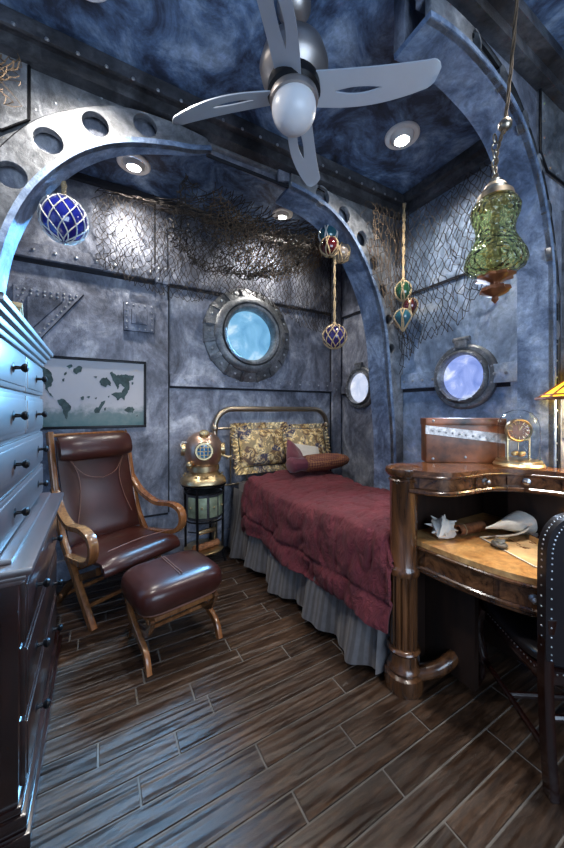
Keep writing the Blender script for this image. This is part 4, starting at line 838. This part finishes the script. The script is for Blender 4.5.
b = B(); b.lathe([(1e-6, -.145), (.004, -.14), (.010, -.10), (.020, -.05), (.036, .0), (.052, .05), (.058, .07), (.052, .085), (.036, .09), (.022, .10), (1e-6, .112)], (0, 0, 0), 40, Matrix.Diagonal((1, 1, .84, 1)) @ Matrix.Rotation(R(90), 4, 'Y'), lambda a, z: 1 + .10 * sin(a + z * 18) + .03 * sin(5 * a)).obj('shell_body', 'ceramic', t, ang=70)
b = B(); b.grid(lambda u, v: (-.11 + .19 * u, -.02 - .045 * sin(u * pi) ** .7 * v, -.042 + .035 * u * v + .012 * v), 16, 5).solid(.006).obj('flared_lip', 'cream', t, ang=70)
p = at(501, 1.48, 0); t = thing('ammonite_fossil', 'flat dark coiled ammonite fossil in front of the large white conch', 'fossil', (p.x, p.y, Z_ + .016), R(0))
b = B(); sp = [(.036 * math.exp(-.12 * a) * cos(a), .036 * math.exp(-.12 * a) * sin(a), .002) for a in [i * .22 for i in range(80)]]; b.tube(sp, [.013 * math.exp(-.12 * i * .22) * (1 + .10 * (i % 2)) for i in range(80)], 8); b.obj('coil', 'ring', t)
p = at(552, 1.5, 0); t = thing('letter_opener', 'silver spyglass shaped rod at the right of the desk surface', 'desk tool', (p.x + .03, p.y - .02, Z_ + .022), R(-28)); t.name = 'spyglass'
b = B(); b.tube([(-.10, 0, 0), (-.02, 0, 0), (-.02, 0, 0), (.05, 0, 0), (.05, 0, 0), (.12, 0, 0)], [.010, .010, .014, .014, .018, .018], 14).obj('barrel', 'fanmetal', t); B().tube([(-.105, 0, 0), (-.095, 0, 0)], .014, 14).obj('eyepiece', 'gold', t)
t = thing('small_book', 'small dark brown book lying under hutch at right edge behind spyglass', 'book', (1.84, .73, Z_), R(-30)); B().b2(-.05, .05, -.035, .035, .0, .004, .001).b2(-.05, .05, -.035, .035, .03, .034, .001).obj('cover', 'mahog', t); B().b2(-.047, .047, -.032, .032, .004, .03).obj('pages', 'parch', t)

# ------------------------------------------------------------------ desk chair
fyaw = R(56.6 - 90)
t = thing('desk_chair', 'dark leather desk chair with silver nailheads at the lower right corner', 'chair', (1.392, .548, 0), fyaw)
# local: origin at rear left leg, +y forward, +x right
Wd, Dp = .42, .42
def leg_r(x): rail(B(), [(x, -.03, 0), (x, -.01, .2), (x, 0, .45), (x, -.015, .62)], .032, .036).obj('leg', 'mahog', t)
leg_r(0.0); leg_r(Wd)
for x, s in ((0.0, -1), (Wd, 1)):
    B().tube(smooth([(x, Dp - .02, .42), (x + s * .028, Dp + .01, .33), (x + s * .012, Dp - .005, .2), (x - s * .0, Dp, .08), (x + s * .015, Dp + .02, .02), (x + s * .02, Dp + .03, .0)], 5), [.05] * 3 + [.045] * 4 + [.034] * 6 + [.020] * 6 + [.024] * 5 + [.026] * 2, 10).obj('leg', 'mahog', t)
cushion(b := B(), .23, .225, .395, .475); b.b.transform(Matrix.Translation((Wd / 2, Dp / 2 + .02, 0))); b.obj('seat', 'leatherdk', t, ang=80)
B().b2(-.01, Wd + .01, .0, Dp + .02, .365, .41, .006).obj('seat_rail', 'mahog', t)
b = B()
def bp_(u, v):   # back panel
    return None
ol = smooth([(-.012, 0, .46), (-.02, 0, .62), (-.03, 0, .80), (-.03, 0, .90), (0.0, 0, .965), (.06, 0, .995), (.21, 0, 1.01), (.36, 0, .995), (.42, 0, .965), (.45, 0, .90), (.45, 0, .80), (.44, 0, .62), (.432, 0, .46)], 5)
lean = lambda x, z, y: (x, y - .10 * max(0, z - .45) ** 1.3, z)
b.prism([(p.x, p.z) for p in ol], -.022, .022, lean, .010); b.obj('backrest', 'leatherdk', t)
b = B(); inn = [( .21 + (p.x - .21) * .93, .735 + (p.z - .735) * .955) for p in ol]
rivets(b, [lean(x, z, -.024) for x, z in inn[::1]], nA, .0036); rivets(b, [lean(p.x * 1.0, p.z, .0) for p in ol[2:30]], (-1, 0, 0), .0036); rivets(b, [lean(x, z, .024) for x, z in inn], (0, 1, 0), .0036)
b.obj('back_nailheads', 'nail', t)
b = B(); rivets(b, [(-.011, .02 + .019 * i, .405) for i in range(21)], (-1, 0, 0), .0036); rivets(b, [(.02 + .02 * i, -.001, .405) for i in range(20)], nA, .0036); b.obj('seat_nailheads', 'nail', t)
for pts in ([(0, 0, .14), (0, Dp, .16)], [(Wd, 0, .14), (Wd, Dp, .16)], [(0, Dp / 2, .15), (Wd, Dp / 2, .15)], [(0, 0, .25), (Wd, 0, .25)]): B().tube(smooth(pts, 4), .012, 8).obj('stretcher', 'mahog', t)

# ------------------------------------------------------------------ ceiling fan
fx, fy = .695, 1.13
t = thing('ceiling_fan', 'silver ceiling fan with four slotted blades and a frosted globe', 'ceiling fan', (fx, fy, 3.0))
B().lathe([(.07, 0), (.07, -.015), (.045, -.05), (.015, -.06)], n=28).obj('canopy', 'fanmetal', t)
B().tube([(0, 0, -.05), (0, 0, -.17)], .014, 12).obj('downrod', 'fanmetal', t)
B().lathe([(1e-6, -.15), (.03, -.152), (.085, -.17), (.125, -.21), (.14, -.26), (.13, -.30), (.10, -.33), (1e-6, -.335)], n=40).obj('motor_housing', 'fanmetal', t)
B().lathe([(.105, -.325), (.108, -.34), (.108, -.365), (.098, -.375), (1e-6, -.375)], n=40).obj('blade_hub', 'black', t)
B().lathe([(.095, -.37), (.10, -.385), (.097, -.40), (1e-6, -.40)], n=40).obj('light_collar', 'fanmetal', t)
gl = [(.0905 * cos(a), -.425 + .086 * sin(a)) for a in [R(k) for k in range(20, -91, -10)]]; gl[-1] = (1e-6, gl[-1][1]); B().lathe(gl, n=32).obj('globe', 'globe', t)
def blade(par, ang):
    rt, r0 = .565, .085; NU = 36; b = B(); m_ = Matrix.Rotation(R(ang), 4, 'Z')
    wid = lambda u: (.052 + .012 * sin(min(1, u * 1.1) * pi) - .014 * u) * (1 if u < .93 else 1 - .5 * ((u - .93) / .07) ** 2)
    def pt(u, s, z): 
        x = r0 + (rt - r0) * u; y = s * wid(u) + .02 * sin(u * pi) + (.018 * s * 0); x -= (.012 * abs(s + .4)) * max(0, (u - .8)) / .2
        return m_ @ V((x, y, -.352 - z - .022 * s * (1 - .3 * u)))
    cols = [-1, -.5, .16, .34, .5, 1]; vs = []; id_ = {}
    def slit(u): return max(0, 1 - ((u - .36) / .20) ** 2)
    for k, z in ((0, 0), (1, .006)):
        for i in range(NU + 1):
            u = i / NU; h_ = .20 * slit(u)
            ss = [-1, -.5, .1 - h_, .1 + h_ + 1e-4, .55, 1]
            for j, s in enumerate(ss): id_[k, i, j] = len(vs); vs.append(pt(u, s, z))
    f = []
    for i in range(NU):
        for j in range(5):
            if j == 2:
                if slit((i + .5) / NU) > 0:
                    f += [(id_[0, i, 2], id_[0, i + 1, 2], id_[1, i + 1, 2], id_[1, i, 2]), (id_[0, i, 3], id_[0, i + 1, 3], id_[1, i + 1, 3], id_[1, i, 3])]; continue
            for k in (0, 1): f.append((id_[k, i, j], id_[k, i + 1, j], id_[k, i + 1, j + 1], id_[k, i, j + 1]))
        for j in (0, 5): f.append((id_[0, i, j], id_[0, i + 1, j], id_[1, i + 1, j], id_[1, i, j]))
    for i in (0, NU):
        for j in range(5): f.append((id_[0, i, j], id_[0, i, j + 1], id_[1, i, j + 1], id_[1, i, j]))
    b.add(vs, f); return b.obj('blade', 'fanblade', par, ang=30)
for a in (136, 46, -38, 223): blade(t, a)
for a in (0, 90): pass

# ------------------------------------------------------------------ glass floats in rope nets
def netball(name, label, loc, r, gm, rm, rope_top=None, n=9, tw=1.5, rr=.0045, sz=1.0, group=None, taper=0):
    t = thing(name, label, 'glass float', loc, 0, group); ax = Matrix.Diagonal((1, 1, sz, 1))
    sh = lambda el: r * cos(el) * (1 - taper * max(0, -sin(el)))
    prof = [(max(1e-6, sh(-pi / 2 + pi * i / 14)), r * sin(-pi / 2 + pi * i / 14) * sz * (1 + taper * .8 * (i < 7))) for i in range(15)]
    B().lathe(prof, n=24).obj('glass_ball', gm, t, ang=80)
    b = B()
    for d in (-1, 1):
        for k in range(n):
            pts = []
            for i in range(15):
                el = -1.42 + 2.84 * i / 14; a = 2 * pi * k / n + d * tw * (el / 1.42) * .5; q = 1.03; zz = r * q * sin(el) * sz * (1 + taper * .8 * (el < 0)); pts.append((sh(el) * q * cos(a), sh(el) * q * sin(a), zz))
            b.tube(pts, rr, 5, False)
    b.tube([(r * .16 * cos(a), r * .16 * sin(a), r * sz * 1.02) for a in [2 * pi * i / 12 for i in range(12)]], rr * 1.3, 5, closed=True); b.obj('net_cords', rm, t)
    if rope_top:
        p1 = V(rope_top) - V(loc); p0 = V((0, 0, r * sz)); b = B()
        for ph in (0, pi): b.tube([p0.lerp(p1, i / 24) + V((.006 * cos(i * .9 + ph), .006 * sin(i * .9 + ph), 0)) for i in range(25)], .006, 5)
        b.ball(p0 + V((0, 0, .01)), .016, 10).ball(p0.lerp(p1, .78), .014, 10); b.obj('rope', 'rope', t)
    return t
netball('glass_float', 'large cobalt blue glass float in white net hanging under the left arch', (-.145, 1.90, 2.275), .10, 'floatblue', 'netwhite', (-.145, 1.90, 2.46), 10, 2.0, .0028, 1.06)
netball('glass_float', 'small teal glass float, topmost of the cluster under the center arch', (1.50, 1.94, 2.655), .072, 'floatteal', 'netwhite', (1.56, 1.94, 2.68), 5, .9, .005)
netball('glass_float', 'small red glass float in the cluster below the teal one', (1.475, 1.90, 2.545), .068, 'floatred', 'rope', None, 5, .9, .005)
netball('glass_float', 'small smoky clear glass float at the right of the cluster', (1.605, 1.92, 2.54), .070, 'floatclear', 'rope', None, 5, .9, .005)
netball('glass_float', 'dark violet glass float hanging on a long rope beside the large porthole', (1.545, 1.93, 1.90), .088, 'floatpurple', 'rope', (1.545, 1.93, 2.58), 9, 1.8, .004)
netball('glass_float', 'dark green glass float, topmost in the corner rope cluster', (1.975, 1.66, 2.235), .058, 'floatgreen', 'rope', (1.985, 1.66, 2.89), 5, .9, .005, 1.25)
netball('glass_float', 'ruby red pear shaped glass float at the right of the corner cluster', (2.02, 1.635, 2.12), .056, 'floatred', 'rope', None, 5, .9, .005, 1.1, taper=.35)
netball('glass_float', 'pointed teal glass float at the bottom of the corner cluster', (1.955, 1.645, 2.03), .062, 'floatteal', 'rope', None, 5, .9, .005, 1.0, taper=.75)
M['floatteal'].node_tree.nodes['Principled BSDF'].inputs['Coat Weight'].default_value = 1

# green lantern
lc = at(495, 1.15, 1.96)
t = thing('glass_lantern', 'green seeded glass pendant lantern hanging on a twisted rope by the right arch', 'lantern', lc)
prof = [(.035, .135), (.055, .135), (.070, .115), (.078, .095), (.074, .07), (.064, .045), (.060, .02), (.064, -.005), (.078, -.035), (.093, -.065), (.098, -.09), (.090, -.112), (.065, -.128), (.03, -.132)]
B().ringlathe(prof + [(r_ - .003 if r_ > .04 else r_, z - .002 if z > 0 else z + .002) for r_, z in prof[::-1]], n=40, ).obj('glass_body', 'greenglass', t, ang=80)
B().lathe([(.06, .13), (.055, .15), (.035, .158), (.04, .17), (.03, .185), (.015, .19), (.02, .2), (1e-6, .21)], n=24).obj('top_cap', 'brass', t)
B().lathe([(.03, -.128), (.055, -.135), (.058, -.145), (.03, -.152), (.014, -.16), (.016, -.17), (.042, -.178), (.045, -.19), (.03, -.202), (.01, -.21), (.012, -.22), (1e-6, -.235)], n=24, mod=lambda a, z: 1 + .12 * sin(a * 8) * (z > -.2)).obj('finial', 'rust', t)
b = B(); rq = random.Random(4); [b.ball((.05 * cos(a_) * rq.uniform(.3, 1), .05 * sin(a_) * rq.uniform(.3, 1), rq.uniform(-.11, .10)), .0045, 6) for a_ in [k * .7 for k in range(60)]]; b.obj('gold_glints', 'gold', t)  # gold beads added inside to imitate sparkle in the glass
B().lathe([(.018, -.12), (.02, -.03), (.012, .0), (.012, .13)], n=14).obj('candle_socket', 'brass', t)
tp = at(521, 1.12, 3.0) - lc; kn = at(505, 1.14, 2.35) - lc; b = B()
pth = smooth([(0, 0, .205), (.012, 0, .30), tuple(kn - V((.015, 0, .03))), tuple(kn), tuple(kn.lerp(tp, .5) + V((.01, 0, 0))), tuple(tp)], 9)
for ph in (0, 2.1, 4.2): b.tube([p + V((.004 * cos(i * .8 + ph), .004 * sin(i * .8 + ph), 0)) for i, p in enumerate(pth)], .0028, 5)
b.obj('rope', 'nettan', t); b = B()
for k in range(6): b.tube([V((0, 0, .21 + .028 * k)) + (V((.010 * cos(a), 0, .016 * sin(a))) if k % 2 else V((0, .010 * cos(a), .016 * sin(a)))) for a in [2 * pi * i / 10 for i in range(10)]], .003, 5, closed=True)
b.ball(kn, .022, 10); b.obj('chain', 'brass', t)

# ------------------------------------------------------------------ fishing nets
def S1(u, v):
    x = (.55 - .70 * min(1, v / .35) ** 2) + (1.9 + .60 * min(1, v / .35) ** 2) * u; sag = .10 * sin(u * pi) ** 1.5 + .03 * sin(u * 9)
    if v < .35: q = v / .35; return (x + .12, 2.02 + .98 * q, 2.80 - .05 * sin(q * pi) - sag * (1 - q) * .5 + .32 * q)
    q = (v - .35) / .65; low = .56 + .18 * sin(u * 5.2 + .3) ** 2 + .15 * u; return (x + .12, 3.0 + .01 * sin(u * 9), 3.12 - low * q)
net('fishing_net', S1, 62, 30, .0030, 'netdark', 'large dark tangled fishing net draped under the alcove ceiling', .014, .05, 1, 30)
def S2(u, v):
    x = .66 + 1.0 * u; return (x, 2.03 + .35 * v * (1 - u * .3), 2.775 - .13 * sin(u * pi) - v * (.03 + .16 * sin(u * pi)) - .13 * u * v)
net('fishing_net', S2, 44, 18, .0026, 'nettan', 'tan bunched fishing net strung toward the small glass floats', .016, .05, 2, 30)
def S2b(u, v):
    x = .45 + 1.25 * u; return (x, 2.10 + .75 * v, 2.86 + .08 * v - .16 * sin(u * pi) ** .7 - .22 * sin(v * pi * .7) * (.5 + .5 * sin(u * pi)))
net('fishing_net', S2b, 40, 20, .0030, 'netdark', 'dark bunched net in a sagging heap around the alcove light', .03, .05, 6, 40)
def S3(u, v):
    y = 1.75 - .80 * u; top = 2.84 - .03 * sin(u * 7); bot = 1.62 + .60 * u + .08 * sin(u * 8); return (2.05 - .05 * sin(v * pi) - .03 * sin(u * 8) * (1 - v), y, top + (bot - top) * v)
net('fishing_net', S3, 20, 24, .0026, 'netdark', 'black fishing net draped on the blue wall over small right porthole', .010, .08, 3, 10)
def S4(u, v): return (1.70 + .40 * u, 1.72 - .03 * sin(u * 3 + v * 4), 2.84 - .05 * u * 0 - (.35 + .75 * u) * v)
net('fishing_net', S4, 12, 18, .0026, 'nettan', 'tan fishing net hanging in the corner behind the rope float cluster', .012, .1, 4, 8)
def S5(u, v): return (-.52 + .24 * u * (1 - .35 * v), 1.735 - .03 * sin(v * 3), 2.86 - .05 * (1 - u) - .28 * v + .03 * sin(u * 6))
net('fishing_net', S5, 8, 7, .0028, 'nettan', 'small twiggy clump of net hung at the upper left cornice', .018, .1, 5, 22)
